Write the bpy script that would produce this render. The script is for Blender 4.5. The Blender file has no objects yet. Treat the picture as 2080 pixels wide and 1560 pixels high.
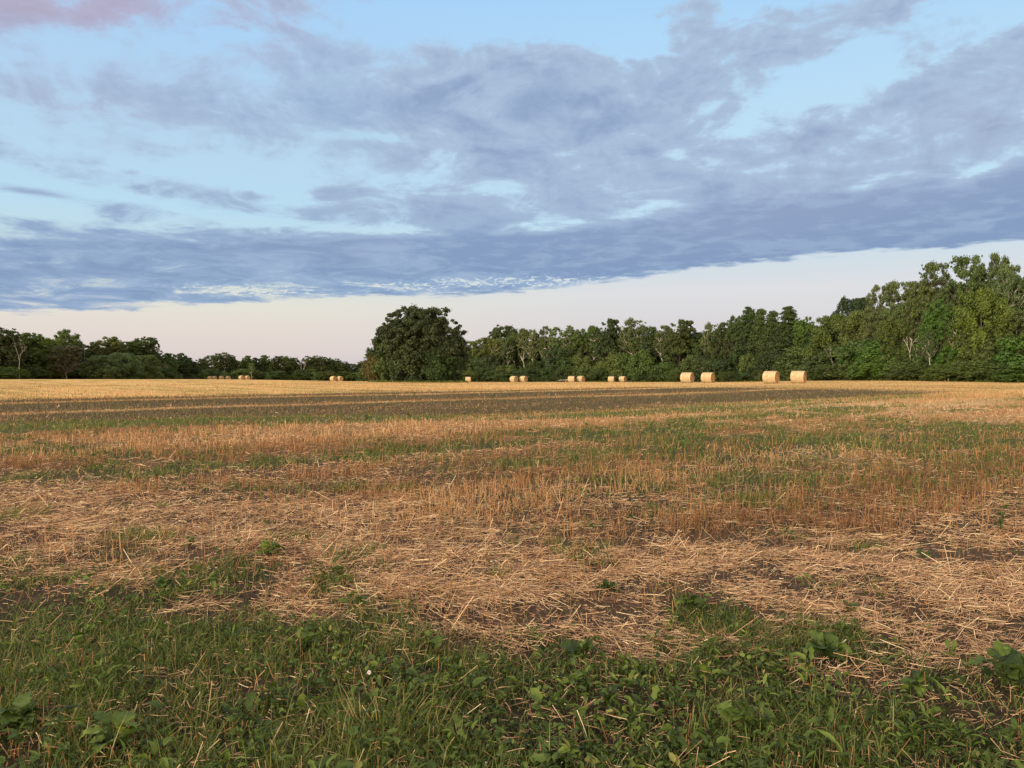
import bpy, math, random
import numpy as np

# ---------------------------------------------------------------- camera, world, sun, exposure
SC = bpy.context.scene
COL = SC.collection
F = 1571.0            # focal length in photo pixels (2080 wide)
HZ = 752.0            # photo row of the level line
CAM_H = 1.6
R = math.radians

cam_data = bpy.data.cameras.new("camera")
cam = bpy.data.objects.new("camera", cam_data)
COL.objects.link(cam)
cam.location = (0, 0, CAM_H)
cam.rotation_euler = (R(90) - math.atan(28 / F), 0, 0)
cam_data.sensor_width = 36
cam_data.lens = 36 * F / 2080
cam_data.clip_start = 0.05
cam_data.clip_end = 9000
SC.camera = cam

SC.view_settings.view_transform = 'Standard'
SC.view_settings.look = 'None'
SC.view_settings.gamma = 1
SC.view_settings.use_curve_mapping = False
SC.view_settings.exposure = 0.0

SUN_AZ = R(218)       # compass angle from +Y, clockwise: behind and to the left of the camera
SUN_EL = R(13)
sun_dir = np.array([math.sin(SUN_AZ) * math.cos(SUN_EL), math.cos(SUN_AZ) * math.cos(SUN_EL), math.sin(SUN_EL)])
sun_data = bpy.data.lights.new("sun", 'SUN')
sun_data.energy = 4.8
sun_data.angle = R(16)
sun_data.color = (1.0, 0.84, 0.64)
sun = bpy.data.objects.new("sun", sun_data)
COL.objects.link(sun)
from mathutils import Vector
sun.rotation_euler = Vector(sun_dir).to_track_quat('Z', 'Y').to_euler()


def lin(r, g, b):
    f = lambda c: c / 12.92 if c <= .04045 else ((c + .055) / 1.055) ** 2.4
    return (f(r / 255), f(g / 255), f(b / 255), 1)


class Nodes:
    def __init__(s, tree):
        s.t = tree
        s.t.nodes.clear()

    def new(s, kind, **kw):
        n = s.t.nodes.new(kind)
        for k, v in kw.items():
            setattr(n, k, v)
        return n

    def put(s, sock, v):
        if isinstance(v, bpy.types.NodeSocket):
            s.t.links.new(v, sock)
        elif v is not None:
            sock.default_value = v

    def m(s, op, a, b=None, c=None, clamp=False):
        n = s.new('ShaderNodeMath', operation=op, use_clamp=clamp)
        for i, v in enumerate((a, b, c)):
            s.put(n.inputs[i], v)
        return n.outputs[0]

    def add(s, a, b): return s.m('ADD', a, b)
    def sub(s, a, b): return s.m('SUBTRACT', a, b)
    def mul(s, a, b): return s.m('MULTIPLY', a, b)
    def ss(s, x, lo, hi, a=0.0, b=1.0, kind='SMOOTHSTEP'):
        n = s.new('ShaderNodeMapRange', interpolation_type=kind, clamp=True)
        for i, v in enumerate((x, lo, hi, a, b)):
            s.put(n.inputs[i], v)
        return n.outputs[0]

    def mix(s, f, a, b, blend='MIX'):
        n = s.new('ShaderNodeMix', data_type='RGBA', blend_type=blend, clamp_factor=True)
        s.put(n.inputs[0], f); s.put(n.inputs[6], a); s.put(n.inputs[7], b)
        return n.outputs[2]

    def ramp(s, x, stops, interp='LINEAR'):
        n = s.new('ShaderNodeValToRGB')
        n.color_ramp.interpolation = interp
        el = n.color_ramp.elements
        while len(el) < len(stops):
            el.new(0.5)
        for e, (p, c) in zip(el, stops):
            e.position = p
            e.color = c if len(c) == 4 else (*c, 1)
        s.put(n.inputs[0], x)
        return n.outputs[0]

    def noise(s, vec, scale, detail=4, rough=.55, dist=0.0, color=False, dim='3D'):
        n = s.new('ShaderNodeTexNoise', noise_dimensions=dim)
        s.put(n.inputs['Vector'], vec)
        n.inputs['Scale'].default_value = scale
        n.inputs['Detail'].default_value = detail
        n.inputs['Roughness'].default_value = rough
        n.inputs['Distortion'].default_value = dist
        return n.outputs['Color' if color else 'Fac']

    def xyz(s, x, y, z):
        n = s.new('ShaderNodeCombineXYZ')
        for i, v in enumerate((x, y, z)):
            s.put(n.inputs[i], v)
        return n.outputs[0]


# ---- the sky: Nishita air, a tuned sunset gradient and a broken cloud deck laid out by compass angle and height
def build_world():
    w = bpy.data.worlds.new("World")
    SC.world = w
    w.use_nodes = True
    N = Nodes(w.node_tree)
    out = N.new('ShaderNodeOutputWorld')
    bg = N.new('ShaderNodeBackground')
    bg.inputs['Strength'].default_value = 0.1
    N.t.links.new(bg.outputs[0], out.inputs[0])
    sky = N.new('ShaderNodeTexSky', sky_type='NISHITA')
    sky.sun_disc = False
    sky.sun_elevation = SUN_EL
    sky.sun_rotation = SUN_AZ
    sky.dust_density = 2.0
    tc = N.new('ShaderNodeTexCoord')
    sep = N.new('ShaderNodeSeparateXYZ')
    N.t.links.new(tc.outputs['Generated'], sep.inputs[0])
    x, y, z = sep.outputs
    az = N.m('ARCTAN2', x, y)
    el = N.m('ARCSINE', z)
    D = 57.29578
    az = N.mul(az, D)
    el = N.mul(el, D)

    def ang(px, py):
        u = (px - 1040) / F
        v = (HZ - py) / F
        return math.degrees(math.atan(u)), math.degrees(math.atan(v / math.hypot(1, u)))

    zc = N.add(N.m('MAXIMUM', z, 0.0), 0.075)
    P = N.xyz(N.m('DIVIDE', x, zc), N.m('DIVIDE', y, zc), 0.0)
    n1 = N.noise(P, 2.3, 9, .64, .45, dim='2D')
    n1a = N.noise(N.xyz(N.mul(az, .17), N.mul(el, .30), 5.0), 1.0, 8, .60, .5, dim='2D')
    vor = N.new('ShaderNodeTexVoronoi', feature='F1', normalize=True, voronoi_dimensions='2D')
    wv = N.new('ShaderNodeVectorMath', operation='MULTIPLY_ADD')
    N.put(wv.inputs[0], N.noise(N.xyz(N.mul(az, .25), N.mul(el, .4), 2.0), 1.0, 3, .6, color=True, dim='2D'))
    wv.inputs[1].default_value = (1.6, 1.6, 0)
    N.put(wv.inputs[2], N.xyz(N.mul(az, .26), N.mul(el, .46), 0.0))
    N.put(vor.inputs['Vector'], wv.outputs[0])
    vor.inputs['Scale'].default_value = 1.0
    vor.inputs['Detail'].default_value = 3
    vor.inputs['Roughness'].default_value = .55
    puff = N.sub(.95, vor.outputs['Distance'])
    hi_ = N.ss(el, 7, 16, .15, 1.0)
    n1p = n1
    n1 = N.add(N.add(.5, N.mul(N.sub(n1, .5), N.ss(el, 7, 16, 1.0, .55))),
               N.mul(hi_, N.add(N.mul(N.sub(n1a, .5), .75), N.mul(N.sub(puff, .5), .40))))
    n2 = N.noise(P, 0.8, 2, .5, dim='2D')
    n3 = N.noise(N.xyz(N.m('DIVIDE', x, zc), N.m('DIVIDE', y, zc), 7.7), 5.0, 5, .6, .3, dim='2D')
    # fine ripples, for the mackerel streaks under the deck
    rp = N.xyz(N.mul(az, 1.5), N.mul(N.sub(el, N.mul(az, 0.05)), 6.0), 3.3)
    nr = N.noise(rp, 1.1, 4, .6, .8, dim='2D')

    def blob(px, py, rx, ry, amp, rot=0.0):
        a0, e0 = ang(px, py)
        rx = rx / F * D; ry = ry / F * D
        da = N.sub(az, a0); de = N.sub(el, e0)
        c, s_ = math.cos(R(rot)), math.sin(R(rot))
        p = N.add(N.mul(da, c / rx), N.mul(de, s_ / rx))
        q = N.add(N.mul(da, -s_ / ry), N.mul(de, c / ry))
        d2 = N.add(N.mul(p, p), N.mul(q, q))
        return N.mul(N.m('EXPONENT', N.mul(d2, -1.0)), amp)

    blobs = [
        (1180, 300, 420, 170, 1.15, 0), (1000, 170, 260, 70, .45, 0), (1330, 170, 190, 80, .60, 20),
        (760, 150, 190, 60, .35, -8), (1420, 370, 380, 120, .8, 0),
        (1950, 330, 430, 120, 1.2, 14), (1800, 250, 260, 50, .45, 18), (2050, 190, 180, 70, .45, 25),
        (1700, 440, 600, 95, .9, 0), (950, 430, 220, 36, .75, 0), (1250, 440, 180, 40, .55, 0),
        (690, 397, 80, 13, .8, 0), (680, 440, 80, 14, .8, -3), (330, 448, 130, 22, 1.35, -4), (130, 464, 120, 15, 1.0, -4),
        (510, 398, 40, 10, .55, 0),
        (230, 362, 240, 22, 1.05, -7), (60, 390, 60, 9, .6, 0),
        (110, 240, 200, 75, .55, 0), (330, 205, 170, 45, .62, 0), (520, 250, 140, 45, .56, 0),
        (480, 140, 200, 45, .58, -8), (700, 255, 150, 60, .55, 0), (640, 110, 120, 45, .45, 0),
        (60, 2, 420, 58, 1.5, 7), (430, -20, 330, 46, 1.25, 9),
        (1640, 60, 230, 42, .62, 16), (1850, 10, 180, 30, .40, 12), (1390, 62, 60, 14, .5, 0), (1400, 20, 60, 14, .4, 0),
        (1560, 150, 90, 35, .28, 20),
        (1050, 45, 330, 50, -.45, 0), (300, 95, 330, 26, -.45, 9), (1000, 575, 300, 12, -.45, 2), (500, 590, 140, 12, -.42, 0), (340, 618, 110, 6, -.7, 2), (20, 636, 60, 3, -.7, 0),
        (800, 470, 90, 12, -.55, 0), (1120, 465, 150, 13, -.52, 4), (1000, 380, 60, 12, -.42, 0), (1340, 420, 70, 14, -.30, 15),
        (2020, 447, 70, 6, -.8, 5), (1980, 350, 60, 10, -.42, 20), (1370, 315, 25, 12, -.5, 0), (1430, 230, 40, 14, -.5, 25),
        (1200, 235, 24, 12, -.5, 0), (780, 280, 120, 12, -.4, 0), (1760, 375, 60, 10, -.4, 10),
        (1640, 190, 150, 60, -.55, 24),
    ]
    dens = neg = None
    for b in blobs:
        o = blob(*b)
        if b[4] > 0:
            dens = o if dens is None else N.add(dens, o)
        else:
            neg = o if neg is None else N.add(neg, o)
    dens = N.m('SMOOTH_MIN', dens, .80, .25)      # thick enough to stay broken: the noise still opens holes in it
    dens = N.add(dens, neg)
    # the flat dark band that closes the deck off low down
    edge = N.new('ShaderNodeFloatCurve')
    pts = [(-200, 640), (0, 637), (200, 632), (420, 622), (600, 606), (900, 602), (1050, 594), (1250, 571), (1400, 549),
           (1550, 533), (1700, 519), (1900, 505), (2080, 494), (2300, 488)]
    A = [(ang(p, q)) for p, q in pts]
    cu = edge.mapping.curves[0]
    tof = lambda a: (a + 45) / 90
    fp = [(tof(a), e / 20) for a, e in A]
    while len(cu.points) < len(fp):
        cu.points.new(.5, .5)
    for pt, (a, e) in zip(cu.points, fp):
        pt.location = (a, e)
        pt.handle_type = 'AUTO'
    edge.mapping.update()
    N.put(edge.inputs[1], N.m('DIVIDE', N.add(az, 45), 90, clamp=True))
    e0 = N.mul(edge.outputs[0], 20)
    above = N.sub(el, e0)
    wob = N.mul(N.sub(N.noise(N.xyz(N.mul(az, .35), N.mul(el, 2.2), 1.0), 1.0, 5, .62, dim='2D'), .5), 1.0)
    abw = N.add(above, wob)
    band_top = N.ss(az, -34, 12, 5.2, 4.2, 'LINEAR')
    band = N.mul(N.ss(abw, N.mul(band_top, 1.15), N.mul(band_top, .75)), 1.1)
    dens = N.add(dens, band)
    # behind the camera: loose cloud with no layout
    back = N.ss(y, 0.35, -0.1)
    dens = N.m('MULTIPLY_ADD', back, .35, dens)
    amp = N.ss(el, 3, 20, 1.7, 2.2)
    d = N.add(N.sub(dens, .50), N.mul(N.sub(n1, .5), amp))
    d = N.add(d, N.mul(N.sub(n3, .5), .55))
    # mackerel ripples
    rip = N.add(blob(1080, 572, 330, 20, 1.0, 2.5), blob(500, 592, 110, 12, .7, 0))
    rip = N.add(rip, blob(1850, 512, 320, 12, .8, 2.0))
    d = N.sub(d, N.mul(rip, N.ss(nr, .45, .68, 0, .9)))
    cut = N.ss(abw, -.10, .28)
    soft = N.ss(az, -34, -4, .62, .30, 'LINEAR')
    alpha = N.mul(N.ss(d, -.12, soft), cut)
    veil = N.mul(N.ss(az, -6, -13), N.ss(el, 12.3, 14.8))       # only a thin veil high on the left
    veil = N.mul(veil, N.ss(blob(60, 0, 480, 75, 1.0, 6), .5, .2))
    alpha = N.mul(alpha, N.sub(1.0, N.mul(veil, .22)))
    thick = N.mul(N.ss(d, 0.0, 1.1), cut)

    t = N.m('DIVIDE', el, 40, clamp=True)
    left = N.ramp(t, [(0.0, lin(216, 207, 213)), (.035, lin(229, 216, 211)), (.075, lin(233, 223, 215)), (.115, lin(232, 230, 218)),
                      (.18, lin(205, 225, 226)), (.27, lin(190, 225, 245)), (.42, lin(184, 216, 243)), (.62, lin(172, 214, 252)), (1, lin(110, 165, 225))])
    right = N.ramp(t, [(0.0, lin(215, 209, 216)), (.08, lin(220, 216, 219)), (.14, lin(225, 225, 229)), (.18, lin(214, 224, 232)),
                       (.27, lin(196, 227, 246)), (.42, lin(193, 227, 249)), (.62, lin(174, 217, 253)), (1, lin(110, 165, 225))])
    air = N.mix(N.ss(az, -20, 14), left, right)
    # sunset side, behind the camera
    glow = N.ramp(t, [(0, (5.0, 3.1, 1.65)), (.2, (4.2, 3.1, 2.0)), (.6, (2.5, 2.2, 1.8)), (1, (1.6, 1.5, 1.35))])
    air = N.mix(back, air, glow)
    air = N.mix(N.ss(el, 29, 48), air, (1.30, 1.20, 1.10, 1))
    air10 = N.mix(1.0, air, (10, 10, 10, 1), 'MULTIPLY')
    air10 = N.mix(0.06, air10, sky.outputs[0])
    lo = N.ss(el, 5, 15)
    core = N.mix(lo, lin(126, 152, 190), lin(142, 164, 199))
    pur = N.add(blob(1850, 290, 380, 90, .9, 12), N.mul(N.ss(n2, .5, .75), .25))
    core = N.mix(pur, core, lin(150, 162, 196))
    pink = N.add(blob(60, 0, 420, 70, .95, 5), blob(150, 235, 200, 60, .35))
    core = N.mix(N.m('MINIMUM', pink, .9), core, lin(180, 168, 190))
    edgec = N.mix(lo, lin(156, 182, 212), lin(176, 197, 222))
    edgec = N.mix(N.m('MINIMUM', pink, .9), edgec, lin(182, 182, 212))
    tex = N.ss(N.add(n3, N.mul(N.sub(n1, .5), -1.0)), .40, .72)
    cc = N.mix(thick, edgec, core)
    cc = N.mix(N.mul(tex, .45), cc, lin(165, 187, 215))
    cc = N.mix(back, cc, (1.7, 1.2, .9, 1))
    cc = N.mix(N.ss(el, 29, 48), cc, (.95, .86, .82, 1))
    cc10 = N.mix(1.0, cc, (10, 10, 10, 1), 'MULTIPLY')
    fin = N.mix(N.mul(alpha, .97), air10, cc10)
    N.put(bg.inputs['Color'], fin)


build_world()

# ---------------------------------------------------------------- helpers
RNG = np.random.default_rng(7)
_perm = np.random.default_rng(3).permutation(4096)
_val = np.random.default_rng(4).uniform(-1, 1, 4096)


def vnoise(x, y):
    x = np.asarray(x, float); y = np.asarray(y, float)
    ix = np.floor(x).astype(int); iy = np.floor(y).astype(int)
    fx = x - ix; fy = y - iy
    fx = fx * fx * (3 - 2 * fx); fy = fy * fy * (3 - 2 * fy)
    h = lambda a, b: _val[_perm[(a + _perm[b & 4095]) & 4095]]
    return (h(ix, iy) * (1 - fx) + h(ix + 1, iy) * fx) * (1 - fy) + (h(ix, iy + 1) * (1 - fx) + h(ix + 1, iy + 1) * fx) * fy


def fbm(x, y, o=4):
    s = 0; a = 1.0; t = 0
    for i in range(o):
        s = s + a * vnoise(x * 2 ** i + 17.3 * i, y * 2 ** i - 9.1 * i)
        t += a; a *= .55
    return s / t


def sst(x, lo, hi):
    t = np.clip((x - lo) / (hi - lo), 0, 1)
    return t * t * (3 - 2 * t)


def mesh(name, V, faces, mat, tint=None, smooth=False, attrs=None):
    """V (n,3); faces: one (m,k) array or a list of such"""
    me = bpy.data.meshes.new(name)
    if not isinstance(faces, list):
        faces = [faces]
    faces = [np.asarray(f, np.int32) for f in faces if len(f)]
    V = np.asarray(V, np.float32)
    me.vertices.add(len(V))
    me.vertices.foreach_set('co', V.ravel())
    loops = np.concatenate([f.ravel() for f in faces])
    tot = np.concatenate([np.full(len(f), f.shape[1], np.int32) for f in faces])
    st = np.concatenate([[0], np.cumsum(tot)[:-1]]).astype(np.int32)
    me.loops.add(len(loops))
    me.loops.foreach_set('vertex_index', loops)
    me.polygons.add(len(tot))
    me.polygons.foreach_set('loop_start', st)
    me.polygons.foreach_set('loop_total', tot)
    if smooth:
        me.polygons.foreach_set('use_smooth', np.ones(len(tot), bool))
    me.update(calc_edges=True)
    if tint is not None:
        a = me.attributes.new('variety', 'FLOAT', 'POINT')
        a.data.foreach_set('value', np.asarray(tint, np.float32))
    for k, v in (attrs or {}).items():
        a = me.attributes.new(k, 'FLOAT', 'POINT')
        a.data.foreach_set('value', np.asarray(v, np.float32))
    me.materials.append(mat)
    return me


def obj(name, me, parent=None, loc=None):
    o = bpy.data.objects.new(name, me)
    COL.objects.link(o)
    if parent:
        o.parent = parent
    if loc is not None:
        o.location = loc
    return o


def tag(o, label=None, cat=None, group=None, kind=None):
    if label: o['label'] = label
    if cat: o['category'] = cat
    if group: o['group'] = group
    if kind: o['kind'] = kind
    return o


def empty(name, loc, rz=0.0):
    o = bpy.data.objects.new(name, None)
    COL.objects.link(o)
    o.location = loc
    o.rotation_euler = (0, 0, rz)
    o.empty_display_size = .2
    return o


class Tubes:
    """collects tapered tubes along polylines into one mesh"""
    def __init__(s): s.V = []; s.Fq = []; s.n = 0

    def add(s, pts, rad, k=6):
        pts = np.asarray(pts, float); m = len(pts)
        t = np.gradient(pts, axis=0)
        t /= np.linalg.norm(t, axis=1)[:, None] + 1e-9
        ref = np.array([0, 0, 1.0]) if abs(t[0][2]) < .8 else np.array([1.0, 0, 0])
        a = np.cross(t, ref); a /= np.linalg.norm(a, axis=1)[:, None] + 1e-9
        b = np.cross(t, a)
        th = np.arange(k) / k * 2 * math.pi
        ring = pts[:, None] + np.asarray(rad)[:, None, None] * (a[:, None] * np.cos(th)[None, :, None] + b[:, None] * np.sin(th)[None, :, None])
        s.V.append(ring.reshape(-1, 3))
        i = np.arange(m - 1)[:, None] * k + np.arange(k)[None]
        j = np.arange(m - 1)[:, None] * k + (np.arange(k)[None] + 1) % k
        s.Fq.append(np.stack([i, j, j + k, i + k], -1).reshape(-1, 4) + s.n)
        s.n += m * k

    def mesh(s, name, mat):
        return mesh(name, np.concatenate(s.V), np.concatenate(s.Fq), mat, smooth=True)


def stamp(T, faces, pos, M):
    """copies of a small template (k,3) at pos (n,3) with matrices M (n,3,3)"""
    k = len(T); n = len(pos)
    V = np.einsum('nij,kj->nki', M, T) + pos[:, None]
    off = (np.arange(n) * k)[:, None, None]
    Fs = [(np.asarray(f)[None] + off).reshape(-1, len(f[0])) for f in faces]
    return V.reshape(-1, 3), Fs


def frames(yaw, pitch, roll, sx, sy, sz):
    """local x along the blade/straw, z up; scaled per copy"""
    cy, sy_, cp, sp, cr, sr = np.cos(yaw), np.sin(yaw), np.cos(pitch), np.sin(pitch), np.cos(roll), np.sin(roll)
    o = np.zeros_like(cy); l = o + 1
    Rz = np.stack([np.stack([cy, -sy_, o], -1), np.stack([sy_, cy, o], -1), np.stack([o, o, l], -1)], 1)
    Ry = np.stack([np.stack([cp, o, -sp], -1), np.stack([o, l, o], -1), np.stack([sp, o, cp], -1)], 1)
    Rx = np.stack([np.stack([l, o, o], -1), np.stack([o, cr, -sr], -1), np.stack([o, sr, cr], -1)], 1)
    S = np.stack([sx + o, sy + o, sz + o], -1)
    return (Rz @ Ry @ Rx) * S[:, None, :]


# ---------------------------------------------------------------- materials
def material(name):
    m = bpy.data.materials.new(name)
    m.use_nodes = True
    N = Nodes(m.node_tree)
    out = N.new('ShaderNodeOutputMaterial')
    return m, N, out


def principled(N, out, color, rough=.8, spec=.3, normal=None):
    p = N.new('ShaderNodeBsdfPrincipled')
    N.put(p.inputs['Base Color'], color)
    N.put(p.inputs['Roughness'], rough)
    p.inputs['Specular IOR Level'].default_value = spec
    if normal: N.put(p.inputs['Normal'], normal)
    N.t.links.new(p.outputs[0], out.inputs[0])
    return p


def leafy(name, stops, transl=.35, objtint=False, rough=.6, spec=.25, tcol=(1.1, 1.25, .55, 1), mottle=False):
    m, N, out = material(name)
    at = N.new('ShaderNodeAttribute', attribute_name='variety')
    c = N.ramp(at.outputs['Fac'], stops)
    if mottle:
        tc = N.new('ShaderNodeTexCoord')
        c = N.mix(N.mul(N.ss(N.noise(tc.outputs['Object'], 70, 4, .6), .42, .68), .55), c, (.62, .68, .45, 1), 'MULTIPLY')
    if objtint:
        oi = N.new('ShaderNodeObjectInfo')
        c = N.mix(1.0, c, oi.outputs['Color'], 'MULTIPLY')
    p = N.new('ShaderNodeBsdfPrincipled')
    N.put(p.inputs['Base Color'], c)
    p.inputs['Roughness'].default_value = rough
    p.inputs['Specular IOR Level'].default_value = spec
    tr = N.new('ShaderNodeBsdfTranslucent')
    N.put(tr.inputs[0], N.mix(1.0, c, tcol, 'MULTIPLY'))
    mx = N.new('ShaderNodeMixShader')
    mx.inputs[0].default_value = transl
    N.t.links.new(p.outputs[0], mx.inputs[1]); N.t.links.new(tr.outputs[0], mx.inputs[2])
    N.t.links.new(mx.outputs[0], out.inputs[0])
    return m


M_TREE = leafy('tree_leaves', [(0, (.55, .62, .62, 1)), (.5, (1, 1, 1, 1)), (.85, (1.2, 1.2, .92, 1)), (1, (1.4, 1.42, 1.0, 1))], .30, True)
M_STRAW = leafy('straw', [(0, (.13, .070, .042, 1)), (.3, (.30, .175, .105, 1)), (.65, (.52, .32, .175, 1)), (.9, (.72, .49, .285, 1)), (1, (.80, .63, .38, 1))], .12, rough=.55, tcol=(1, .9, .7, 1))
M_STUB = leafy('stubble', [(0, (.13, .062, .026, 1)), (.35, (.30, .148, .062, 1)), (.7, (.47, .268, .120, 1)), (.9, (.60, .38, .19, 1)), (1, (.68, .51, .30, 1))], .15, rough=.6, tcol=(1, .85, .6, 1))
M_LEAF = leafy('ground_leaves', [(0, (.024, .040, .012, 1)), (.4, (.062, .098, .020, 1)), (.72, (.110, .155, .028, 1)), (.92, (.17, .215, .040, 1)), (1, (.21, .20, .06, 1))], .3, rough=.55, spec=.22, mottle=True)
M_GRASS = leafy('grass', [(0, (.040, .058, .015, 1)), (.45, (.096, .130, .026, 1)), (.72, (.155, .170, .040, 1)), (.88, (.20, .165, .058, 1)), (1, (.34, .24, .11, 1))], .35, rough=.5)
M_DWEED = leafy('dry_weeds', [(0, (.050, .036, .023, 1)), (.5, (.085, .064, .036, 1)), (.72, (.095, .080, .036, 1)), (.9, (.13, .115, .05, 1)), (1, (.26, .19, .10, 1))], .2)


def bark(name, a, b, scale, streak=True):
    m, N, out = material(name)
    tc = N.new('ShaderNodeTexCoord')
    mp = N.new('ShaderNodeMapping')
    mp.inputs['Scale'].default_value = (1, 1, .25 if not streak else 3.0)
    N.t.links.new(tc.outputs['Object'], mp.inputs[0])
    n = N.noise(mp.outputs[0], scale, 5, .6)
    c = N.ramp(n, [(.35, a), (.62, b)])
    principled(N, out, c, .9, .2)
    return m


M_BARK = bark('dark_bark', (.06, .048, .038), (.13, .105, .085), 3, False)
M_PALE = bark('pale_bark', (.34, .30, .25), (.72, .67, .60), 1.2)
M_DEAD = bark('bleached_wood', (.30, .26, .22), (.52, .47, .41), 2.0, False)

# ---------------------------------------------------------------- the lie of the land
def terrain0(X, Y):
    X = np.asarray(X, float); Y = np.asarray(Y, float)
    u = X / np.maximum(Y, 5)
    D0 = 100 + 46 * sst(-u, .10, .42) + 45 * sst(u, .24, .5)
    s = .0148 - .0012 * sst(-u, .1, .4)
    yy = np.minimum(Y, 420)
    z = -s * .5 * ((yy - D0) + np.sqrt((yy - D0) ** 2 + 25 ** 2)) + s * .5 * (np.sqrt(D0 ** 2 + 625) - D0)
    z = np.where(Y < 0, 0, z)
    return z


def terrain(X, Y):
    z = terrain0(X, Y)
    X = np.asarray(X, float); Y = np.asarray(Y, float)
    near = 1 - sst(np.hypot(X, Y), 14, 45)
    z = z + near * (.030 * fbm(X * 1.3, Y * 1.3, 3) + .018 * fbm(X * 6 + 5, Y * 6, 3))
    z = z + .06 * fbm(X * .07, Y * .07, 2)
    return z


def at(px, d):
    """ground point seen in photo column px at depth d"""
    X = (px - 1040) / F * d
    return np.array([X, d, float(terrain(X, d))])


def gpt(px, py):
    """near ground point under a photo pixel"""
    d = CAM_H * F / (py - HZ)
    return at(px, d)


def gauss(X, Y, cx, cy, rx, ry, rot=0):
    c, s = math.cos(R(rot)), math.sin(R(rot))
    a = ((X - cx) * c + (Y - cy) * s) / rx
    b = (-(X - cx) * s + (Y - cy) * c) / ry
    return np.exp(-(a * a + b * b))


def cover(X, Y):
    """what grows or lies where: green, straw litter, dark dry weeds, pale stubble (0..1 each); the rest is orange stubble"""
    X = np.asarray(X, float); Y = np.asarray(Y, float)
    n1 = fbm(X * .45, Y * .45, 3); n2 = fbm(X * 1.6 + 40, Y * 1.6, 3); n4 = fbm(X * 5, Y * 5 + 11, 2)
    q = Y * .743 - X * .669; r = Y * .669 + X * .743
    nrow = fbm(r * .035 + 3, q * .55, 4)
    nrow2 = fbm(r * .08 + 9, q * 1.7, 3)
    Db = 4.75 - .27 * np.clip(X, -8, 8) + .6 * n1 + .8 * n2
    head = sst(Db - Y + .5 * n4, -.7, .55)
    green = head * np.clip(.78 + .6 * n2 + .6 * n4, .12, 1)
    Du = 8.3 - .33 * np.clip(X, -20, 0) - .12 * np.clip(X, 0, 6) + 1.7 * n1 + 1.0 * n2
    lit = (1 - head) * sst(Du - Y, -1.3, 1.3)
    straw = lit * np.clip(.82 + .45 * n2, .3, 1)
    green = green + lit * sst(n2 + .35 * n4, .34, .62) * .55
    field = (1 - head) * (1 - sst(Du - Y, -1.3, 1.3))
    g = (1.15 * gauss(X, Y, 5.2, 18.5, 3.4, 3.2) + 1.2 * gauss(X, Y, 12.0, 18, 3.4, 5.5) + .7 * gauss(X, Y, 2.2, 14.5, 2.4, 1.6) + .9 * gauss(X, Y, 11, 29, 3.0, 2.0, 35) + .6 * gauss(X, Y, 3.6, 10.6, 2.8, 1.6)
         + .7 * gauss(X, Y, .3, 13.2, 1.6, 1.1) + .95 * gauss(X, Y, -14.5, 23, 5, 2.2, 30) + .55 * gauss(X, Y, -8, 14.6, 3, 1.0)
         + .6 * gauss(X, Y, -7, 24.5, 3.5, 1.4, 35) + .5 * gauss(X, Y, 14, 32, 5, 2.2, 35) + .4 * gauss(X, Y, -4, 10.5, 2.0, .6)
         + .4 * gauss(X, Y, 8.5, 12.5, 3, 2))
    g = 1.25 * g * np.clip(.8 + 1.1 * n2 + .5 * n1, .15, 1.3) + .7 * sst(nrow + .5 * n1 + .35 * n2, .16, .46) * (1 - sst(Y, 40, 75))
    pale = .8 * gauss(X, Y, 5.8, 14.6, 1.9, 1.2) + .55 * gauss(X, Y, 17, 34, 9, 7, 40) + .35 * sst(nrow2 + n1 * .4, .15, .6)
    pale = pale + .5 * gauss(X, Y, 2, 9.5, 5, 1.5) * np.clip(.5 + n2, 0, 1)
    # stripes of dark dry weeds along the rows
    qq = q + .9 * fbm(r * .03, q * .2 + 5, 3) + .35 * fbm(r * .25, q * .5, 3)
    band = lambda a, b, e: sst(qq, a - e, a + e) * (1 - sst(qq, b - e, b + e))
    lo_ = 21.0 + 5.5 * (1 - sst(r, 6, 22))
    b = .95 * band(lo_, 32.8, .8) + band(34.0, 42.8, .35) * 1.0 + .95 * band(44.8, 47.6, .35)
    b = np.minimum(b, 1)
    cutl = fbm(r * .05 + 2, q * .4 + 7, 3)
    b = b * np.where(r > 28, np.clip(1.0 + 1.2 * cutl, .30, 1), np.clip(1.1 + .8 * cutl, .8, 1))
    b = b * (1 - .92 * sst(r, 55, 74)) * (1 - .75 * (1 - sst(qq, 31, 34)) * (1 - sst(r, 1, 7)))
    far = (1 - sst(qq, 48, 50)) 
    g2 = .9 * band(lo_ - 4.0, lo_ + .5, .8) * np.clip(.7 + 1.1 * cutl, 0, 1) * (1 - sst(r, 45, 62))
    g = np.clip(g * far + g2, 0, 1) * field * (1 - .8 * b)
    return (np.clip(green + g, 0, 1), np.clip(straw, 0, 1), np.clip(b * field, 0, 1), np.clip(pale * field, 0, 1), q, qq, field)


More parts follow.
